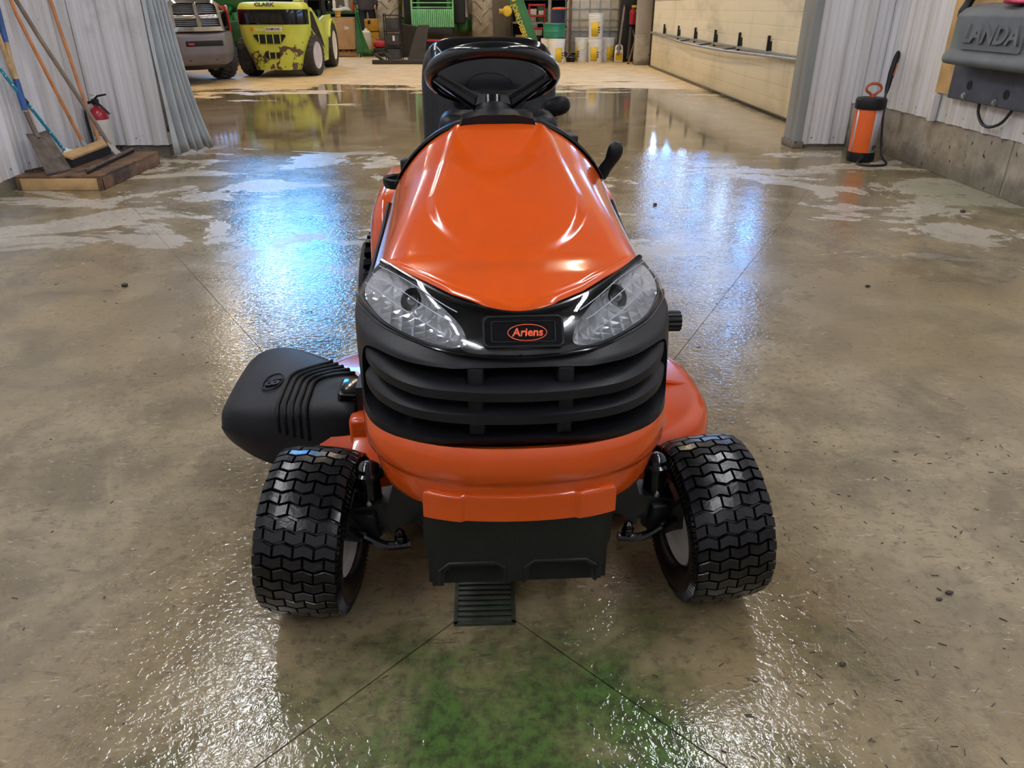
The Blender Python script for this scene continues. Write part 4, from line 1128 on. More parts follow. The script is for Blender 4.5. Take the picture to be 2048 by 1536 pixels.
text('name_lettering', 'LANDA', .150, M_LANDA, lb, LM @ Matrix.Translation((0, -.002, .015)), .012, .22, .004, 1.18)
MB().box(Q(3.28, 5.08, .70), (.045, 1.34, .29), ch=.01).build('back_plate', M_LANDAD, lw)
for yy, z in ((5.50, .66), (5.07, .64)):
    MB().lathe([(.026, -.001), (.030, .0015), (.030, .002), (.022, .001), (0, -.0)], 20, frame(Q(3.2565, yy, z), (0, -1, 0), (0, 0, 1))).build('hole', M_VOID, lw)
for yy, z in ((5.535, .588), (5.17, .582)):
    MB().lathe([(.024, 0), (.024, .003), (.016, .004), (.016, .014), (.012, .016), (0, .016)], 6, frame(Q(3.2565, yy, z), (0, -1, 0), (0, 0, 1))).build('bolt', M_GALV, lw)
ply = MB().box((3.314, 5.2, .96), (.016, 1.62, .78)).build('mounting_board', M_WOODL, label='bare pine board behind the washer cover', cat='board')
bt = MB().box((3.298, 5.965, .46), (.05, .045, .19), ch=.004).build('batten', M_SIDE, label='short white batten under the pine board end', cat='batten')
cb_ = MB().tube(curve([(3.30, 5.40, .60), (3.295, 5.385, .50), (3.29, 5.30, .435), (3.285, 5.20, .425), (3.285, 5.08, .47), (3.29, 5.0, .58)], 24), .010, 8)
cb_.build('power_cable', M_BLKM, label='black cable looping below the washer cover', cat='cable')
gl = MB().tube(curve([(3.24, 5.66, 1.28), (3.22, 5.69, 1.18), (3.20, 5.70, 1.11), (3.20, 5.705, 1.06)], 8), [.03, .045, .04, .03, .028, .03, .034, .03, .018], 10)
gl.build('rubber_glove', M_BLKM, label='black glove draped over the left end of the washer cover', cat='glove')
rg = MB().ell((3.2, 5.10, 1.182), (.07, .12, .02), .8, .8, 20, 10)
rg.v = [(x, y, z + .006 * math.sin(40 * x + 31 * y)) for x, y, z in rg.v]
rg.build('cleaning_rag', M_PINK, label='pink rag lying on top of the washer cover', cat='rag')

# ------------------------------------------------------------------ shop beyond: forklift
def big_tyre(par, loc, R, w, rz, m_t, m_r, lugs, name='tyre', side=1, slant=.5, lug=.05):
    T = Matrix.Translation(loc) @ Matrix.Rotation(rz, 4, 'Z')
    pr = [(.62 * R, -.42 * w), (.70 * R, -.48 * w), (.84 * R, -.52 * w), (.93 * R, -.48 * w), (.965 * R, -.36 * w), (.97 * R, 0)]
    pr += [(r, -z) for r, z in reversed(pr[:-1])]
    ty = MB().lathe(pr, 48, Matrix.Rotation(PI / 2, 4, 'Y'), True).build(name, m_t, par, ang=60); ty.matrix_local = T
    lg = MB()
    for i in range(lugs):
        for s in (-1, 1):
            M = Matrix.Rotation(2 * PI * (i + (.5 if s > 0 else 0)) / lugs, 4, 'X')
            h = lug * R
            vs = []
            for x, dy in ((.02 * w * s, -slant * R * .28), (.30 * w * s, -slant * R * .05), (.50 * w * s, slant * R * .05)):
                r0 = R * (.94 if abs(x) < .4 * w else .84); r1 = R * (1.0 if abs(x) < .4 * w else .95)
                vs += [(x, dy - h, r0), (x, dy + h, r0), (x, dy + h * .7, r1), (x, dy - h * .7, r1)]
            fs = [(0, 1, 2, 3), (8, 9, 10, 11)]
            for k in (0, 4): fs += [(k + j, k + (j + 1) % 4, k + 4 + (j + 1) % 4, k + 4 + j) for j in range(4)]
            lg.add([tuple(M @ Vector(p)) for p in vs], fs)
    lg.build('lug', m_t, ty, smooth=False, kind='stuff')
    MB().lathe([(.63 * R, -.40 * w), (.66 * R, -.46 * w), (.60 * R, -.40 * w), (.52 * R, -.25 * w), (.2 * R, -.28 * w), (.16 * R, -.38 * w), (0, -.38 * w)], 36, Matrix.Rotation(PI / 2 * 1, 4, 'Y')).lathe([(.63 * R, .40 * w), (.66 * R, .46 * w), (.60 * R, .40 * w), (.52 * R, .25 * w), (.2 * R, .28 * w), (.16 * R, .38 * w), (0, .38 * w)], 36, Matrix.Rotation(PI / 2, 4, 'Y')).build('rim', m_r, ty)
    return ty
fk = empty('forklift', (-3.97, 14.4, 0), math.radians(2), label='lime green forklift with chipped paint, seen from behind', cat='forklift')
CWR = [(.13, .40, .30), (.20, .43, .30), (.40, .50, .28), (.60, .565, .26), (.80, .595, .25), (1.00, .60, .25), (1.10, .595, .26), (1.17, .57, .28), (1.205, .52, .33), (1.215, .40, .42), (1.22, 0, .6)]
def cwp(u, v):
    r = cat([(z, hw, y) for z, hw, y in CWR], v); z, hw, yb = r
    a = PI * (1 - u)
    x = hw * sup(math.cos(a), .55); y = .62 - (.62) * sup(math.sin(a), .42) * 1.0 + .0
    return Vector((x, y * .9 + (yb - .25), z))
cwo = MB().grid(cwp, 60, 36).build('counterweight', M_LIME, fk, ang=60)
def cw_front(x, z):
    best = None
    lo = 0
    for i in range(61):
        for j in (0,):
            pass
    # surface point of the rear face above/below: search v for z, u for x
    v = min((abs(cwp(.5, k / 120).z - z), k / 120) for k in range(121))[1]
    u = min((abs(cwp(k / 240, v).x - x), k / 240) for k in range(40, 201))[1]
    return cwp(u, v)
def vz(z): return min((abs(cwp(.5, k / 300).z - z), k / 300) for k in range(240))[1]
vb0, vb1 = vz(.865), vz(1.10)
bd = MB().grid(lambda u, v: cwp(.02 + .96 * u, vb0 + (vb1 - vb0) * v) + Vector(((u - .5) * .012, -.006, 0)), 50, 6)
bd.build('black_band', M_BLKG, fk, ang=60)
def vent(xc, zc, w0, w1, h, bars, name):
    p = cw_front(xc, zc); e = MB().prism([(-w1 / 2 + .02, -h / 2), (w1 / 2 - .02, -h / 2), (w1 / 2, -h / 2 + .02), (w0 / 2, h / 2 - .02), (w0 / 2 - .02, h / 2), (-w0 / 2 + .02, h / 2), (-w0 / 2, h / 2 - .02), (-w1 / 2, -h / 2 + .02)], .02, frame((xc, p.y - .008 + .012, zc), (1, 0, 0), (0, 0, 1)))
    o = e.build(name, M_VOID, cwo)
    for i in range(bars):
        x = xc + (i - (bars - 1) / 2) * max(w0, w1) / (bars + .6)
        MB().box((x, p.y - .016, zc), (.016, .02, h * .96)).build('vent_bar', M_BLKM if name == 'upper_vent' else M_LIMEP, cwo)
vent(-.05, .965, .50, .60, .15, 4, 'upper_vent'); vent(-.03, .635, .56, .40, .145, 4, 'middle_vent'); vent(-.02, .37, .28, .22, .10, 2, 'lower_vent')
tp = cw_front(-.05, 1.17)
text('forklift_lettering', 'CLARK', .085, M_INK, cwo, frame((-.06, tp.y - .004, 1.172), (1, 0, 0), (0, .45, 1)), .003, 0, .003, 1.25)
tp = cw_front(.02, .79)
dc = MB().box((.05, tp.y - .004, .79), (.29, .006, .075), ch=.003).build('decal', M_PAPER, cwo)
text('decal_lettering', 'DIAMOND', .055, M_INK, dc, frame((.05, tp.y - .009, .79), (1, 0, 0), (0, 0, 1)), .001, 0, .001, .95)
text('decal_lettering', 'Green', .065, M_WHITE, cwo, frame((-.19, tp.y - .006, .785), (1, 0, 0), (0, 0, 1)), .001, .3, 0, .95)
MB().prism([(-.03, 0), (0, -.04), (.03, 0), (0, .04)], .004, frame((-.32, cw_front(-.32, .79).y - .002, .79), (1, 0, 0), (0, 0, 1))).build('decal_mark', M_ORP, cwo)
MB().prism([(0, .2), (.12, .2), (.16, 0), (.0, 0)], .006, frame((.34, cw_front(.42, .93).y + .02, .87), (1, .25, 0), (0, 0, 1))).build('blue_sticker', mat('blue_sticker', (92, 120, 190), .4), cwo)
for s in (-1, 1):
    big_tyre(fk, (s * .545, .62, .345), .345, .25, math.radians(-9), M_RUBD, M_RIM, 22, 'steer_tyre', slant=.25, lug=.10)
    big_tyre(fk, (s * .47 + .02, 2.85, .42), .42, .27, 0, M_RUBD, M_RIMC, 22, 'drive_tyre', slant=.25, lug=.10)
sd_ = [(.45, .76), (.80, .74), (1.02, .55), (1.10, .18), (2.2, .18), (2.40, .5), (2.62, .86), (2.95, .95), (2.95, 1.0), (2.2, .98), (1.6, .90), (.9, 1.12), (.45, 1.15)]
for s in (-1, 1):
    MB().prism(sd_ if s > 0 else sd_, .05, frame((s * .545 - .025, 0, 0), (0, 1, 0), (0, 0, 1))).build('side_panel', M_LIMEP, fk, smooth=False)
    MB().prism([(.50, 1.10), (.62, 1.10), (1.75, .50), (1.75, .72), (.95, 1.08)] if False else [(.5, .86), (1.85, .42), (1.62, .62), (.9, 1.05), (.5, 1.09)], .006, frame((s * .575 - (0 if s > 0 else .0) + (.0 if s > 0 else 0), 0, 0), (0, 1, 0), (0, 0, 1))).build('grey_stripe', M_BLKM, fk, smooth=False)
    MB().grid(lambda u, v, s=s: (s * (.50 + .12 * v), 2.85 - .50 * math.cos(.35 + 2.2 * u), .42 + .50 * math.sin(.35 + 2.2 * u)), 20, 3).build('fender', M_LIMEP, fk, solid=.02)
    MB().tube([(s * .46, 1.0, 1.1), (s * .46, 1.25, 1.9), (s * .46, 1.4, 2.55)], .035, 8).build('guard_post', M_BLKM, fk)
    MB().tube([(s * .46, 2.7, 1.0), (s * .46, 2.5, 2.55)], .035, 8).build('guard_post', M_BLKM, fk)
MB().box((0, 1.55, .70), (.98, 1.9, .5), ch=.02).build('body', M_BLKM, fk)
MB().ell((0, 1.45, 1.12), (.26, .24, .10), .5, .5, 24, 12).build('seat', M_BLKG, fk)
MB().ell((0, 1.22, 1.38), (.25, .08, .28), .5, .5, 24, 12).build('seat_back', M_BLKG, fk)
MB().box((.30, 1.2, 1.22), (.12, .5, .22), (.35, 0, 0), ch=.02).build('side_cowl', M_LIMEP, fk)
rf_ = MB()
for i in range(6): rf_.box((0, 1.45 + i * .2, 2.56), (.95, .05, .04))
rf_.box((-.46, 1.95, 2.56), (.06, 1.15, .06)); rf_.box((.46, 1.95, 2.56), (.06, 1.15, .06)); rf_.build('guard_roof', M_BLKM, fk)
for s in (-1, 1): MB().box((s * .35, 3.35, 1.3), (.10, .16, 2.5)).build('mast_rail', M_BLKM, fk)
for s in (-1, 1): MB().box((s * .3, 4.0, .06), (.12, 1.2, .05)).build('fork', M_BLKM, fk)
MB().tube([(-.62, .6, .55), (-.66, .55, .55)], .05, 10).build('tail_plug', M_WOOD, fk)

# ------------------------------------------------------------------ red pickup truck
TA = math.radians(45)
tk = empty('pickup_truck', (-4.70, 13.05, 0), TA, label='red pickup truck with chrome cross grille and grey bumper', cat='truck')
def bpl(x): # bumper plan line
    ax_ = abs(x)
    return 1.5 * max(0, ax_ - .38) ** 1.12 + .05 * ax_ * ax_
BPR = [(.10, .30), (.06, .33), (.03, .40), (.0, .44), (-.01, .52), (-.01, .66), (.0, .73), (.03, .765), (.12, .78), (.25, .78)]
MB().grid(lambda u, v: (lambda x, p: (x, bpl(x) + p.y - .02, p.z))((u * 2 - 1) * .90, cat([(0, y, z) for y, z in BPR], v)), 60, 24).build('bumper', M_BUMP, tk, ang=50)
MB().box((.03, -.022, .62), (.62, .04, .085), ch=.02).build('bumper_slot', M_VOID, tk)
MB().box((-.20, -.04, .615), (.10, .03, .03), ch=.01).build('tow_hook', M_REDM, tk)
for i in range(6): MB().box((-.22 + .085 * i, .03, .40), (.045, .03, .055), (.3, 0, 0)).build('lower_vent', M_VOID, tk)
MB().grid(lambda u, v: ((u * 2 - 1) * .80, .10 + .62 * abs(2 * u - 1) ** 1.8 + .12 * v, .34 - .10 * v), 30, 3).build('air_dam', M_BLKM, tk, solid=.02)
# grille: surround, cross, bars
def gpt(x, z, d=0.0): return Vector((x, .42 * x * x + (z - .80) * .22 + d + .0, z))
gs = [(-.43, .795), (.43, .795), (.415, 1.17), (.34, 1.235), (-.34, 1.235), (-.415, 1.17)]
gi = [(-.365, .86), (.365, .86), (.35, 1.15), (.31, 1.19), (-.31, 1.19), (-.35, 1.15)]
def densify(pl, n=12):
    out = []
    for a, b in zip(pl, pl[1:] + pl[:1]):
        for i in range(n): out.append((a[0] + (b[0] - a[0]) * i / n, a[1] + (b[1] - a[1]) * i / n))
    return out
o1, i1 = densify(gs), densify(gi)
g_ = MB(); n = len(o1)
for q, dd in ((o1, .08), (o1, -.035), (i1, -.05), (i1, .04)): g_.v += [tuple(gpt(x, z, dd)) for x, z in q]
for l in range(3):
    for j in range(n): g_.f.append((l * n + j, l * n + (j + 1) % n, (l + 1) * n + (j + 1) % n, (l + 1) * n + j))
gr = g_.build('grille_surround', M_CHROME, tk, ang=40)
MB().grid(lambda u, v: gpt((u * 2 - 1) * .38, .85 + .35 * v, .045), 16, 4).build('grille_mesh', M_VOID, tk)
MB().grid(lambda u, v: gpt((u - .5) * .085, .84 + .37 * v, -.062 + .03 * abs(u - .5) * 2), 6, 8).build('cross_bar', M_CHROME, tk, solid=.03)
for s in (-1, 1): MB().grid(lambda u, v, s=s: gpt(s * (.03 + .35 * u), 1.005 + .05 * (v - .5), -.045), 12, 3).build('cross_bar', M_CHROME, tk, solid=.03)
for z in (.885, .912, .939, .966, 1.055, 1.082, 1.109, 1.136, 1.163):
    MB().tube([gpt(-.37 + .74 * i / 14, z, -.005) for i in range(15)], .0062, 6).build('grille_bar', M_GALV, tk)
def hoodt(u, v):
    x = (u * 2 - 1) * .88; y = .12 + .66 * abs(2 * u - 1) ** 1.8 * (1 - v) + 1.6 * v
    z = 1.235 + .10 * v ** .5 - .16 * abs(u * 2 - 1) ** 3 + (.05 * math.exp(-((u - .5) / .2) ** 2))
    if v < .1: z -= .06 * (1 - v / .1) ** 2
    return (x, y, z)
MB().grid(hoodt, 40, 24).build('hood', M_RED, tk, ang=60, solid=.02)
for s in (-1, 1):
    MB().grid(lambda u, v, s=s: (s * (.44 + .44 * u), .12 + .62 * u ** 1.2 + .05 * v, .83 + .26 * v), 12, 8).build('headlight', M_CHROME, tk, ang=60, solid=.06)
    MB().grid(lambda u, v, s=s: (s * (.45 + .43 * u), .105 + .62 * u ** 1.2 + .05 * v, .835 + .25 * v), 12, 8).build('headlight_lens', M_LENS, tk)
    MB().grid(lambda u, v, s=s: (s * (.90 + .02 * math.sin(PI * v)), .78 + 1.0 * u, 1.15 - (1.15 - (.55 if u < .12 or u > .95 else .90)) * v), 24, 6).build('fender', M_RED, tk, solid=.02)
    big_tyre(tk, (s * .78, 1.05, .40), .40, .28, 0, M_RUBD, M_RIM, 26, 'tyre', slant=.2, lug=.06)
    big_tyre(tk, (s * .84, 4.2, .40), .40, .28, 0, M_RUBD, M_RIM, 26, 'tyre', slant=.2, lug=.06)
    MB().box((s * .93, 2.3, .85), (.06, 1.2, .75), ch=.02).build('door', M_RED, tk)
MB().box((0, 2.45, 1.45), (1.7, 1.5, .75), ch=.18, taper=(.82, .72)).build('cab', M_GLASSD, tk)
MB().box((0, 2.5, 1.83), (1.4, 1.1, .06), ch=.03).build('cab_roof', M_RED, tk)
MB().box((0, 4.2, .95), (1.88, 2.0, .55), ch=.04).build('bed', M_RED, tk)
MB().box((0, 2.6, .55), (1.0, 3.6, .25), ch=.03).build('chassis', M_BLKM, tk)

# ------------------------------------------------------------------ green machine behind the truck
gm_ = empty('green_implement', (-5.5, 18.0, 0), .1, label='dark green farm implement between the truck and the forklift', cat='implement')
def gp(px, py, Y): p = at(px, py, Y); return tuple(Matrix.Rotation(-.1, 4, 'Z') @ (p - Vector((-5.5, 18.0, 0))))
MB().box(gp(464, 62, 18), (.55, .8, .42), ch=.03).build('gearbox', M_GREEND, gm_)
MB().box(gp(462, 86, 18), (.42, .5, .30), ch=.03).build('lower_case', M_GREEND, gm_)
for a, b, r in (((452, 12), (458, 55), .05), ((462, 14), (450, 40), .04), ((468, 25), (484, 85), .06), ((462, 30), (462, 90), .05), ((446, 45), (484, 62), .04), ((474, 40), (478, 100), .035)):
    MB().tube([gp(*a, 17.7), gp(*b, 17.7)], r, 8).build('strut', M_GREEN, gm_)
MB().tube(curve([gp(446, 14, 17.6), gp(452, 12, 17.5), gp(453, 28, 17.5), gp(448, 34, 17.6)], 12), .015, 6).build('hose', M_WHITE, gm_)
MB().ell(gp(478, -12, 18.4), (.75, .7, .45), .8, .9, 24, 14).build('hopper', M_GREEN, gm_)
MB().ell(gp(478, 4, 18.3), (.50, .5, .22), .8, .9, 24, 12).build('hopper_base', M_CREAM, gm_)
MB().tube([gp(446, 122, 17.6), gp(474, 118, 17.6), gp(498, 104, 18)], .035, 6).build('drawbar', M_GREEND, gm_)
big_tyre(gm_, gp(462, 95, 18.3), .30, .3, .3, M_RUBD, M_GREEND, 14, 'tyre')
MB().box((0.1, .8, 1.0), (2.0, .5, 1.6), ch=.05).build('rear_case', M_VOID, gm_)
MB().tube([fl(440, 125), fl(476, 126)], .02, 6).build('loose_bar', M_GALV, label='thin steel bar lying on the floor behind the truck', cat='bar')
wb_ = MB().ell((0, 0, .1), (.35, .25, .14), .8, .8, 16, 10)
wb_.v = [(x + .05 * math.sin(9 * y), y, max(0, z + .04 * math.sin(12 * x + 7 * y))) for x, y, z in wb_.v]
o = wb_.build('feed_sack', M_CREAM, label='crumpled pale sack on the floor left of the forklift', cat='sack'); o.location = fl(482, 112)
# ------------------------------------------------------------------ tractor with loader
tr_ = empty('farm_tractor', (-1.62, 20.4, 0), 0, label='green farm tractor with front weights facing the camera', cat='tractor')
for i in range(22):
    x = -.49 + .98 * i / 21
    MB().box((x, 0, .885), (.038, .34, .40), ch=.012, taper=(1, .86)).build('weight', M_GREENL, tr_)
MB().box((0, .05, .60), (.98, .40, .19), ch=.03).build('weight_carrier', M_BLKM, tr_)
MB().box((0, .55, 1.45), (.86, .6, .95), ch=.08, taper=(.86, 1)).build('grille_shroud', M_GREEN, tr_)
MB().box((0, .23, 1.42), (.66, .03, .72), ch=.02).build('grille_screen', M_VOID, tr_)
for z in (1.12, 1.22): MB().tube([(-.50, -.1, z), (.50, -.1, z)], .012, 6).build('guard_rail', M_GREENL, tr_)
for s in (-1, 1): MB().tube([(s * .50, -.1, .7), (s * .50, -.1, 1.9)], .022, 6).build('guard_post', M_GREENL, tr_)
MB().box((0, 1.6, 1.55), (.8, 2.0, .8), ch=.1).build('engine_hood', M_GREEN, tr_)
MB().box((0, 1.4, .75), (.6, 2.4, .4), ch=.04).build('chassis', M_BLKM, tr_)
MB().box((0, 1.35, .72), (2.2, .26, .26), ch=.08).build('front_axle', M_GREEN, tr_)
for s in (-1, 1):
    MB().ell((s * .72, 1.3, .70), (.22, .2, .2), .9, .9, 18, 12).build('hub_reduction', M_GREEN, tr_)
    big_tyre(tr_, (s * 1.19, 1.5, .80), .80, .52, 0, M_RUBT, M_YEL, 14, 'front_tyre', slant=.9, lug=.075)
    big_tyre(tr_, (s * 1.08, 2.95, 1.0), 1.0, .60, 0, M_RUBT, M_YEL, 16, 'rear_tyre', slant=.9, lug=.07)
    MB().box((s * .62, .8, 1.2), (.3, .5, .9), ch=.04).build('loader_mount', M_BLKM, tr_)
    MB().tube([(s * .78, .75, .9), (s * .72, .75, 1.7)], [.07, .05], 10).build('loader_cylinder', M_STEEL, tr_)
MB().box((0, 2.9, 2.3), (1.5, 1.4, 1.5), ch=.1, taper=(.9, .9)).build('cab', M_GLASSD, tr_)
MB().box((0, 2.9, 3.1), (1.6, 1.6, .12), ch=.05).build('cab_roof', M_GREEN, tr_)
MB().box((-.62, -.05, .35), (.45, .05, .82), (.35, .18, 0)).build('mud_flap', M_RUBD, tr_)
la = empty('loader_arm', (.75, 19.0, 0), 0, label='green loader arm with yellow marking angled down beside the tractor', cat='loader arm')
def lo(px, py, Y=19.0): p = at(px, py, Y); return (p.x - .75, p.z)
arm = [lo(1096, 128), lo(1082, 128), lo(1052, 82), lo(1018, 0), (lo(1018, 0)[0] - .35, 2.2), (lo(1047, 0)[0] - .33, 2.3), lo(1047, 0), lo(1076, 82)]
MB().prism([(a, b) for a, b in reversed(arm)], .22, frame((0, .1, 0), (1, 0, 0), (0, 0, 1))).build('arm_beam', M_GREEN, la)
a0 = Vector((lo(1027, 4)[0], -.135, lo(1027, 4)[1])); a1 = Vector((lo(1053, 78)[0], -.135, lo(1053, 78)[1]))
text('arm_lettering', 'JOHN DEERE', .15, M_YEL, la, frame((a0 + a1) / 2 + Vector((-.02, .01, 0)), a1 - a0, (.93, 0, .37)), .003, 0, .004, .85)
sp_ = (a0 - a1) * .16
MB().prism([(0, -.06), (.10, -.06), (.30, .03), (.16, .06), (0, .05)], .006, frame(a0 + Vector((.02, -.004, .02)), (a0 - a1), (-.93, 0, -.37))).build('yellow_flash', M_YEL, la)
pv = lo(1020, 22)
MB().lathe([(.10, 0), (.11, .05), (.09, .10), (.05, .12), (0, .12)], 24, frame((pv[0] - .06, -.1, pv[1]), (1, 0, 0), (0, 0, 1))).build('pivot_cap', M_YEL, la)
MB().tube([(pv[0] - .25, -.05, pv[1]), (pv[0], -.05, pv[1])], .05, 10).build('pivot_pin', M_YELB, la)
MB().box((lo(1060, 90)[0], .2, .18), (.5, .3, .36), ch=.03).build('skid_foot', M_GREEND, la)
# ------------------------------------------------------------------ stored goods, left of the tractor
cx0, cx1 = at(668, 100, 20.8).x, at(704, 100, 20.8).x
bx_ = empty('cardboard_carton', ((cx0 + cx1) / 2, 21.0, 0), .10, label='tall brown cardboard carton on a pallet behind the forklift', cat='carton')
MB().box((0, 0, .53), (.60, .70, .72), ch=.008).build('carton_body', M_CARD, bx_)
MB().box((0, 0, .893), (.61, .71, .012)).build('lid_flap', M_CARDD, bx_)
MB().box((.13, -.354, .66), (.11, .006, .07)).build('shipping_label', M_PAPER, bx_)
MB().box((.303, -.05, .83), (.005, .09, .05)).build('hand_hole', M_VOID, bx_)
for y in (-.3, 0, .3): MB().box((0, y, .07), (.66, .09, .10)).build('pallet_bearer', M_CARDD, bx_)
for i in range(5): MB().box((-.28 + .14 * i, 0, .135), (.10, .74, .03)).build('pallet_slat', M_WOOD, bx_)
yb = empty('tool_chest', (at(746, 60, 22).x, 22.0, 0), 0, label='mustard yellow two tier tool chest on the floor', cat='chest')
MB().box((0, 0, .27), (.36, .4, .54), ch=.01).build('lower_box', M_YELB, yb); MB().box((0, 0, .70), (.36, .4, .30), ch=.01).build('upper_box', M_YELB, yb)
MB().box((0, -.01, .55), (.37, .4, .02)).build('seam', M_BLKM, yb); MB().box((-.06, -.205, .77), (.07, .02, .09), ch=.01).build('latch', M_BLKM, yb)
jg = empty('plastic_jug', (at(733, 80, 20.95).x, 20.95, 0), .2, label='big white plastic jug beside the yellow tool chest', cat='jug')
MB().box((0, 0, .36), (.24, .24, .48), ch=.07).build('body', M_CREAM, jg); MB().lathe([(.04, .58), (.04, .64), (0, .645)], 12).build('cap', M_WHITE, jg)
MB().box((0, 0, .06), (.3, .3, .12), ch=.01).build('stand', M_GREEND, jg)
sh_ = empty('green_shield', (at(722, 85, 20.3).x, 20.5, 0), 0, label='bent green metal shield leaning beside the carton', cat='shield')
def shp(u, v): return ((u - .5) * (.08 + .30 * (1 - v) ** 2) + .10 * (1 - v) ** 2 - .06, -.1 + .05 * math.sin(u * PI), .10 + .95 * v)
MB().grid(shp, 10, 16).build('plate', M_GREEN, sh_, solid=.02)
MB().tube([(-.07, 0, 0.0), (-.08, 0, 1.2)], .02, 8).build('post', M_GREEND, sh_)
rd = empty('air_compressor', (at(757, 85, 20.4).x, 20.6, 0), 0, label='small red and black compressor beside the crates', cat='compressor')
MB().box((0, 0, .12), (.30, .3, .2), ch=.04).build('base', M_BLKM, rd); MB().ell((0, 0, .30), (.16, .16, .09), .7, .8, 20, 10).build('shroud', M_REDM, rd); MB().box((0, 0, .38), (.18, .1, .05), ch=.02).build('grip', M_BLKM, rd)
ck = empty('wire_rack', (at(788, 90, 19.2).x, 19.2, 0), 0, label='black steel rack holding three dark bins', cat='rack')
for x in (-.18, .18):
    for y in (-.16, .16): MB().tube([(x, y, 0), (x, y, 1.0)], .013, 6).build('post', M_BLKM, ck)
for z in (.30, .63, .96):
    MB().box((0, 0, z), (.40, .36, .022)).build('shelf', M_BLKM, ck)
for i, z in enumerate((.025, .325, .655)):
    b = empty('storage_bin', ck.location + Vector((0, 0, z)), 0, cat='bin', group='bins in the black rack', label=['bottom dark plastic bin in the black rack', 'middle dark bin with a pale tag in the black rack', 'top dark plastic bin in the black rack'][i])
    MB().box((0, 0, .125), (.30, .28, .24), ch=.02, taper=(1.05, 1.05)).build('tub', mat('charcoal_bin%d' % i, (58, 58, 62), .55, var=.15), b)
    if i == 1: MB().box((.02, -.152, .16), (.05, .006, .11), ch=.01).build('tag', M_PAPER, b)
sf = empty('steel_stand', (fl(800, 128).x, 18.0, 0), 0, label='low dark steel frame with bent end lying across the floor', cat='frame')
a_ = fl(750, 128) - sf.location
MB().box((.35, 0, .045), (1.9, .10, .085), ch=.01).build('beam', M_RUBD, sf)
MB().tube([(a_.x + .25, 0, .04), (a_.x + .02, 0, .20), (a_.x + .22, .12, .21), (a_.x + .42, .12, .05)], .04, 6).build('bent_leg', M_RUBD, sf)
rm_ = MB().prism([(-.10, 0), (.28, 0), (.42, .78), (.16, .78)], .04, frame((at(822, 110, 18.9).x, 19.0, 0), (1, 0, 0), (0, .3, 1)))
rm_.build('rubber_mat', M_RUBD, label='dark rubber mat propped in front of the tractor weights', cat='mat')
rc = empty('creeper_stool', (at(872, 80, 20).x, 20.05, 0), 0, label='low red topped stool under the tractor nose', cat='stool')
MB().box((.0, 0, .40), (.46, .25, .04), ch=.01).build('seat', M_REDM, rc)
for x in (-.2, .2):
    for y in (-.1, .1): MB().tube([(x, y, .39), (x * 1.2, y, 0)], .015, 6).build('leg', M_BLKM, rc)
# workbench and what stands on it
wbn = empty('workbench', (at(680, 30, 23.2).x, 23.3, 0), 0, label='dark green topped workbench along the back wall', cat='workbench')
MB().box((0, 0, .98), (1.15, .7, .05), ch=.006).build('top', M_GREEND, wbn)
MB().box((0, .1, .55), (1.0, .5, .8)).build('cabinet', M_VOID, wbn)
for x in (-.54, .54):
    for y in (-.3, .3): MB().box((x, y, .48), (.05, .05, .96)).build('leg', M_GREEND, wbn)
items = [(-.45, 'spray_can', (.035, .30), M_REDM, 'red spray can on the workbench end'), (-.30, 'oil_bottle', (.05, .26), M_BLKM, 'black oil bottle on the workbench'), (-.16, 'cleaner_bottle', (.045, .34), M_WHITE, 'slim white cleaner bottle on the workbench'),
         (.02, 'paint_tin', (.075, .16), M_GALV, 'dull metal paint tin on the workbench'), (.20, 'paper_roll', (.07, .32), M_PAPER, 'white paper towel roll standing on the workbench'), (.36, 'grease_tube', (.035, .30), M_ORP, 'orange grease tube on the workbench'), (.48, 'funnel_jar', (.07, .14), M_CREAM, 'cloudy jar at the right end of the workbench')]
for x, nm, (r, h), m_, lbl in items:
    e = empty(nm, wbn.location + Vector((x, .02, 1.006)), 0, label=lbl, cat='container')
    MB().lathe([(0, 0), (r * .95, 0), (r, .01), (r, h * .75), (r * .55, h * .86), (r * .5, h * .9), (0, h * .9)] if nm != 'paper_roll' else [(.02, 0), (r, 0), (r, h), (.02, h)], 20).build('body', m_, e)
    MB().lathe([(0, h * .88), (r * .42, h * .88), (r * .42, h), (0, h)], 14).build('cap', M_WHITE if m_ is not M_WHITE else M_REDM, e)
bg_ = MB().ell((0, 0, .05), (.26, .14, .06), .7, .8, 20, 10); bg_.v = [(x, y, max(0.0, z + .02 * math.sin(14 * x))) for x, y, z in bg_.v]
o = bg_.build('shop_rag', M_PAPER, label='white rag heaped on the front edge of the workbench', cat='rag'); o.location = wbn.location + Vector((.08, -.22, 1.006))
st_ = empty('brass_fittings', (at(676, 32, 22.4).x, 22.6, .9), 0, label='stack of brass coloured rings on the carton', cat='rings')
st_.location = (at(676, 32, 21.05).x, 21.05, .90)
for i in range(3): MB().lathe([(.03, 0), (.065, 0), (.075, .025), (.065, .05), (.03, .05)], 20, Matrix.Translation((0, 0, .052 * i))).build('ring', M_YELB, st_)
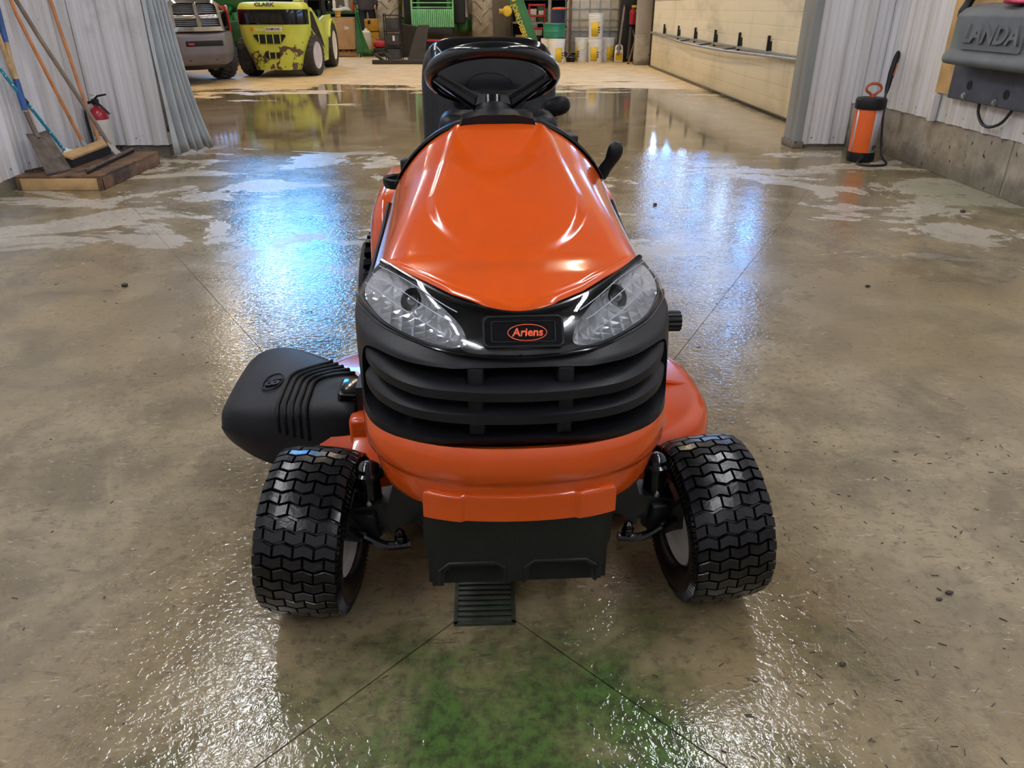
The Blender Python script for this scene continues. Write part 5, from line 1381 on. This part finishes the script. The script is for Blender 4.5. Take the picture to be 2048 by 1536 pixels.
# person standing by the bench
pr_ = empty('person', (at(735, 20, 22.9).x - .02, 22.95, 0), 0, 1.25, label='person in dark jacket and navy trousers standing by the workbench', cat='person')
def skin(name, pts, edges, rad, m, par):
    me = D.meshes.new(name); me.from_pydata(pts, edges, []); o = D.objects.new(name, me); COL.objects.link(o); o.parent = par
    me.materials.append(m)
    md = o.modifiers.new('skin', 'SKIN'); md.use_smooth_shade = True
    for v, r in zip(me.skin_vertices[0].data, rad): v.radius = (r, r) if not isinstance(r, tuple) else r; v.use_root = False
    me.skin_vertices[0].data[0].use_root = True
    o.modifiers.new('sub', 'SUBSURF').levels = 2; o.modifiers['sub'].render_levels = 2
    return o
body = skin('body', [(0, 0, .95), (0, 0, 1.15), (0, .01, 1.35), (0, .01, 1.48), (0, 0, 1.56), (0, -.01, 1.66), (0, 0, 1.74),
    (.19, 0, 1.43), (.25, .03, 1.18), (.22, -.06, .96), (.20, -.09, .88), (-.19, 0, 1.43), (-.25, .03, 1.18), (-.22, -.06, .96), (-.20, -.09, .88),
    (.10, 0, .88), (.11, -.01, .50), (.11, .02, .10), (.12, -.10, .045), (-.10, 0, .88), (-.10, -.02, .50), (-.11, .02, .10), (-.12, -.10, .045)],
    [(0, 1), (1, 2), (2, 3), (3, 4), (4, 5), (5, 6), (3, 7), (7, 8), (8, 9), (9, 10), (3, 11), (11, 12), (12, 13), (13, 14), (0, 15), (15, 16), (16, 17), (17, 18), (0, 19), (19, 20), (20, 21), (21, 22)],
    [(.16, .11), (.16, .11), (.18, .12), (.10, .09), .055, (.085, .10), (.07, .085), .075, .055, .042, .035, .075, .055, .042, .035, .095, .07, .05, .042, .095, .07, .05, .042], M_TROU, pr_)
MB().lathe([(.215, .84), (.222, .88), (.215, 1.0), (.205, 1.2), (.225, 1.36), (.19, 1.45), (.08, 1.53)], 28, Matrix.Diagonal((1, .68, 1, 1))).build('jacket', M_CLOTH, pr_, solid=.01)
for s in (-1, 1):
    MB().tube([(s * .19, 0, 1.43), (s * .255, .03, 1.18), (s * .225, -.06, .96)], [.085, .068, .055], 12).build('sleeve', M_CLOTH, pr_)
    h_ = MB().ell((s * .20, -.09, .90), (.022, .045, .05), .8, .8, 12, 8)
    for k in range(4): h_.tube([(s * .205, -.125 + .024 * k, .87), (s * .20, -.13 + .024 * k, .825), (s * .19, -.125 + .022 * k, .80)], [.0095, .009, .007], 6)
    h_.tube([(s * .19, -.12, .91), (s * .175, -.14, .87)], [.011, .008], 6)
    h_.build('hand', M_SKIN, pr_)
    MB().box((s * .12, -.06, .045), (.10, .27, .09), ch=.03).build('boot', M_BLKM, pr_)
hd = MB().ell((0, -.01, 1.66), (.078, .098, .115), .9, .95, 24, 16)
hd.ell((0, -.112, 1.645), (.014, .022, .022), 1, 1, 10, 8)
for s in (-1, 1): hd.ell((s * .08, .0, 1.655), (.012, .024, .032), 1, 1, 10, 8)
hd = hd.build('head', M_SKIN, pr_)
MB().ell((0, .012, 1.705), (.084, .10, .085), .9, .95, 20, 12).build('hair', M_BLKM, hd)
for s in (-1, 1): MB().ell((s * .03, -.101, 1.668), (.011, .006, .007), 1, 1, 10, 6).build('eye', M_WHITE, hd)
MB().ell((0, -.102, 1.605), (.024, .006, .006), 1, 1, 10, 6).build('mouth', M_REDM, hd)
# ------------------------------------------------------------------ right of the tractor: cart, drum, tub, tank, pails
rc_ = empty('red_parts_cart', (at(1074, 40, 21.6).x, 21.8, 0), 0, label='red steel parts cart behind the loader arm', cat='cart')
for z in (.30, .62, .92, 1.17): MB().box((0, 0, z), (.42, .5, .05), ch=.008).build('shelf', M_REDM, rc_)
for x in (-.2, .2):
    for y in (-.22, .22): MB().box((x, y, .6), (.03, .03, 1.2)).build('post', M_REDM, rc_)
for i, (x, z, s_, m_, nm, lb_) in enumerate([(-.09, .945, (.15, .2, .14), M_PAPER, 'parts_box', 'white parts box on the upper shelf of the red cart'), (.10, .945, (.13, .2, .10), M_PAPER, 'parts_box', 'smaller white box on the upper shelf of the red cart'), (-.08, .645, (.16, .2, .12), M_GALV, 'metal_part', 'grey metal part on the middle shelf of the red cart'), (.06, .325, (.28, .2, .13), M_BLKM, 'black_case', 'black case on the low shelf of the red cart')]):
    e = empty(nm, rc_.location + Vector((x, -.1, z)), .1 * i, label=lb_, cat='box'); MB().box((0, 0, s_[2] / 2), s_, ch=.008).build('body', m_, e); MB().box((0, 0, s_[2] - .012), (s_[0] * 1.03, s_[1] * 1.03, .02)).build('lid', m_, e)
dm = empty('steel_drum', (at(1119, 40, 21.2).x, 21.3, 0), 0, label='navy steel drum behind the green tub', cat='drum')
MB().lathe([(0, 0), (.27, 0), (.28, .02), (.275, .3), (.285, .33), (.275, .36), (.275, .66), (.285, .69), (.275, .72), (.28, 1.06), (.265, 1.08), (0, 1.07)], 36).build('body', M_NAVY, dm)
MB().lathe([(.0, 1.075), (.20, 1.075), (.16, 1.12), (0, 1.13)], 24).build('lid', M_ORP, dm)
pi_ = empty('stand_pipe', (at(1100, 40, 20.6).x, 20.8, 0), 0, label='grey vertical stand with clamp beside the drum', cat='stand')
MB().tube([(0, 0, 0), (0, 0, 1.5)], .045, 12).build('pipe', M_GALV, pi_); MB().box((0, 0, .02), (.3, .3, .04)).build('base', M_BLKM, pi_); MB().box((.03, -.05, .72), (.14, .12, .1), ch=.02).build('clamp', M_BLKM, pi_); MB().box((-.05, 0, 1.35), (.22, .1, .14), ch=.02).build('head', M_YEL, pi_)
# buckets
def pail_proto():
    e = empty('pail', (0, 0, 0), cat='pail', group='white pails by the tank')
    MB().lathe([(0, 0), (.150, 0), (.155, .01), (.172, .40), (.180, .402), (.180, .415), (.174, .418), (.175, .44), (.184, .442), (.184, .455), (.177, .458), (.178, .485), (.186, .487), (.186, .50), (0, .505)], 36).build('body', M_WHITE, e)
    MB().grid(lambda u, v: (.1555 * 1.0 * (1 + .105 * (.03 + .30 * v) / .4) * math.cos(math.radians(-140 + 60 * u)), .1555 * (1 + .105 * (.03 + .30 * v) / .4) * math.sin(math.radians(-140 + 60 * u)), .03 + .30 * v), 10, 2).build('yellow_label', M_YEL, e, solid=.001)
    for k in range(3): MB().box((.035, -.168 + .004 * k, .22 - .05 * k), (.045, .01, .022), (.08, 0, .2)).build('print_block', M_INK, e)
    MB().tube(curve([(.18, 0, .41), (.20, -.06, .33), (.17, -.12, .27), (.10, -.16, .25)], 12), .004, 5).build('bail', M_GALV, e)
    return e
pp = pail_proto()
pl_ = [(1164, 125, 18.80, 0, -.9, 'left pail of the row of three in front of the caged tank'), (1190, 125, 18.5, 0, .0, 'middle pail of the row, carrying another pail'), (1213, 125, 18.85, 0, .7, 'right pail of the row, next to the yellow labelled jug'),
       (1191, 78, 18.5, .507, .1, 'pail stacked on top of the middle pail'), (1113, 125, 18.12, 0, .6, 'pail under the green tub, nearest the mower seat'), (1097, 122, 18.52, 0, .2, 'pail half hidden behind the mower seat')]
for i, (px, py, Y, z, rz, lb_) in enumerate(pl_):
    e = pp if i == 0 else copy_tree(pp)
    e.location = (at(px, py, Y).x, Y, z); e.rotation_euler = (0, 0, rz); e['label'] = lb_
gt = empty('green_tub', (at(1108, 62, 18.45).x, 18.45, .507), 0, label='round dark green tub resting on two pails', cat='tub')
MB().lathe([(0, 0), (.215, 0), (.235, .02), (.245, .13), (.25, .14), (.24, .16), (.25, .27), (.262, .28), (.258, .30), (.24, .285), (.22, .03), (0, .03)], 40).build('body', M_TUB, gt)
jg2 = empty('labelled_jug', (at(1238, 120, 18.4).x, 18.5, 0), 0, label='small white jug with yellow label at the right end of the pails', cat='jug')
MB().box((0, 0, .13), (.19, .13, .26), ch=.03).build('body', M_WHITE, jg2); MB().tube(curve([(-.07, 0, .25), (-.06, 0, .33), (0, 0, .36), (.06, 0, .34), (.07, 0, .25)], 14), .022, 8).build('handle', M_WHITE, jg2)
MB().box((0, -.066, .12), (.16, .004, .17)).build('label_panel', M_YEL, jg2)
kt = empty('steel_kettle', (at(1142, 118, 18.6).x, 18.7, 0), 0, label='squat dark pot on the floor between the pails', cat='pot')
MB().lathe([(0, 0), (.10, 0), (.11, .04), (.11, .13), (.09, .15), (0, .16)], 24).build('body', M_BLKG, kt); MB().lathe([(.112, .10), (.116, .105), (.112, .11)], 24).build('band', M_STEEL, kt)
ib = empty('caged_tank', (at(1184, 60, 19.9).x, 20.0, 0), 0, label='cloudy white liquid tank in a galvanised cage', cat='tank')
MB().box((0, 0, .98), (1.16, 1.0, .62), ch=.06).build('tank_upper', M_CREAM, ib); MB().box((0, 0, .42), (1.165, 1.005, .54), ch=.04).build('tank_lower', M_GREYP, ib)
for z in (.16, .40, .63, .86, 1.09, 1.30):
    MB().tube([(-.60, -.52, z), (.60, -.52, z), (.60, .52, z), (-.60, .52, z)], .014, 6, closed=True).build('cage_hoop', M_GALV, ib)
for x in (-.60, -.36, -.12, .12, .36, .60):
    for y in (-.525, .525): MB().tube([(x, y, .12), (x, y, 1.32)], .013, 6).build('cage_bar', M_GALV, ib)
MB().box((0, 0, .06), (1.2, 1.05, .10)).build('pallet_base', M_BLKM, ib)
MB().box((-.57, -.56, .7), (.06, .05, 1.4)).build('corner_angle', M_WOOD, ib)
# wall tools by the post
wt = empty('hanging_extinguisher', (at(1267, 40, 18.4).x, 18.5, .78), 0, label='red extinguisher hung on the wall by the door post', cat='extinguisher')
MB().lathe([(0, 0), (.07, 0), (.08, .02), (.08, .26), (.04, .31), (.02, .34), (0, .34)], 24).build('cylinder', M_EXT, wt); MB().box((0, -.06, .36), (.1, .05, .05), ch=.01).build('valve', M_YEL, wt)
MB().tube(curve([(.05, -.05, .3), (.10, -.08, .1), (.10, -.09, -.15), (.05, -.09, -.25), (.0, -.08, -.1)], 20), .011, 6).build('chain', M_GALV, wt)
MB().box((0, .15, .15), (.2, .16, .4)).build('bracket', M_BLKM, wt)
MB().box((wt.location.x, 18.85, 1.0), (.5, .25, 2.0), ch=.02).build('utility_cabinet', M_BLKM, label='tall dark cabinet behind the hung extinguisher', cat='cabinet')
for i, (p0, p1, r, m_, nm, lb_) in enumerate([((1236, 110), (1250, 10), .03, M_HGREY, 'long_pole', 'grey pole leaning behind the labelled jug'), ((1256, 118), (1262, 55), .035, M_RUBD, 'rubber_hose', 'dark hose hanging beside the red extinguisher'), ((1256, 130), (1269, 85), .025, M_WOOD, 'wooden_stake', 'short brown stake leaning against the door post')]):
    Y = 18.35 - .25 * i
    a, b = at(*p0, Y), at(*p1, Y + .25)
    a.z = max(a.z, .0 + r * .5)
    e = empty(nm, (a.x, a.y, 0), label=lb_, cat=['pole', 'hose', 'stake'][i])
    MB().tube([a - e.location, (a + b) / 2 - e.location, b - e.location], [r, r * .9, r * .9], 10).build('shaft', m_, e)
    MB().lathe([(r * 1.2, 0), (r * 1.2, r * 3), (r * .8, r * 3.6)], 10, Matrix.Translation(b - e.location - Vector((0, 0, r * 3)))).build('end_cap', M_BLKM, e)
# back wall shelving with bins: the dark clutter behind the machines
for k, (x0, lab) in enumerate(((-8.4, 'rack behind the truck'), (-6.55, 'rack behind the implement'), (.35, 'rack behind the drum'))):
    rk_ = empty('storage_rack', (x0 + .9, 24.0, 0), 0, label='tall dark storage ' + lab, cat='rack', group='racks along the back wall')
    for x in (-.88, .88):
        for y in (-.25, .25): MB().box((x, y, 1.2), (.05, .05, 2.4)).build('upright', M_BLKM, rk_)
    for z in (.12, .72, 1.32, 1.95): MB().box((0, 0, z), (1.76, .55, .04)).build('shelf', M_GALV, rk_)
    MB().box((0, .26, 1.2), (1.76, .02, 2.4)).build('back_sheet', M_VOID, rk_)
    rr = random.Random(k + 5); cols_ = [M_CARD, M_BLKM, M_REDM, M_GALV, M_GREEND, M_YELB, M_PAPER, M_NAVY]
    for zi, z in enumerate((.14, .74, 1.34)):
        x = -.78; q = 0
        while x < .70:
            w = rr.uniform(.2, .36); h = rr.uniform(.22, .46); m_ = rr.choice(cols_)
            cn = {M_CARD: 'brown', M_BLKM: 'black', M_REDM: 'red', M_GALV: 'grey', M_GREEND: 'green', M_YELB: 'yellow', M_PAPER: 'white', M_NAVY: 'navy'}[m_]
            e = empty('stock_box', rk_.location + Vector((x + w / 2, -.03, z + .002)), 0, cat='box', group='boxes on the back racks',
                      label='%s box, %s from left on the %s shelf of the %s' % (cn, ['first', 'second', 'third', 'fourth', 'fifth', 'sixth', 'seventh'][min(q, 6)], ['lowest', 'middle', 'upper'][zi], lab))
            MB().box((0, 0, h / 2), (w * .93, .4, h), ch=.01).build('body', m_, e); MB().box((0, 0, h - .02), (w * .96, .42, .035)).build('lid', m_, e)
            x += w + .01; q += 1
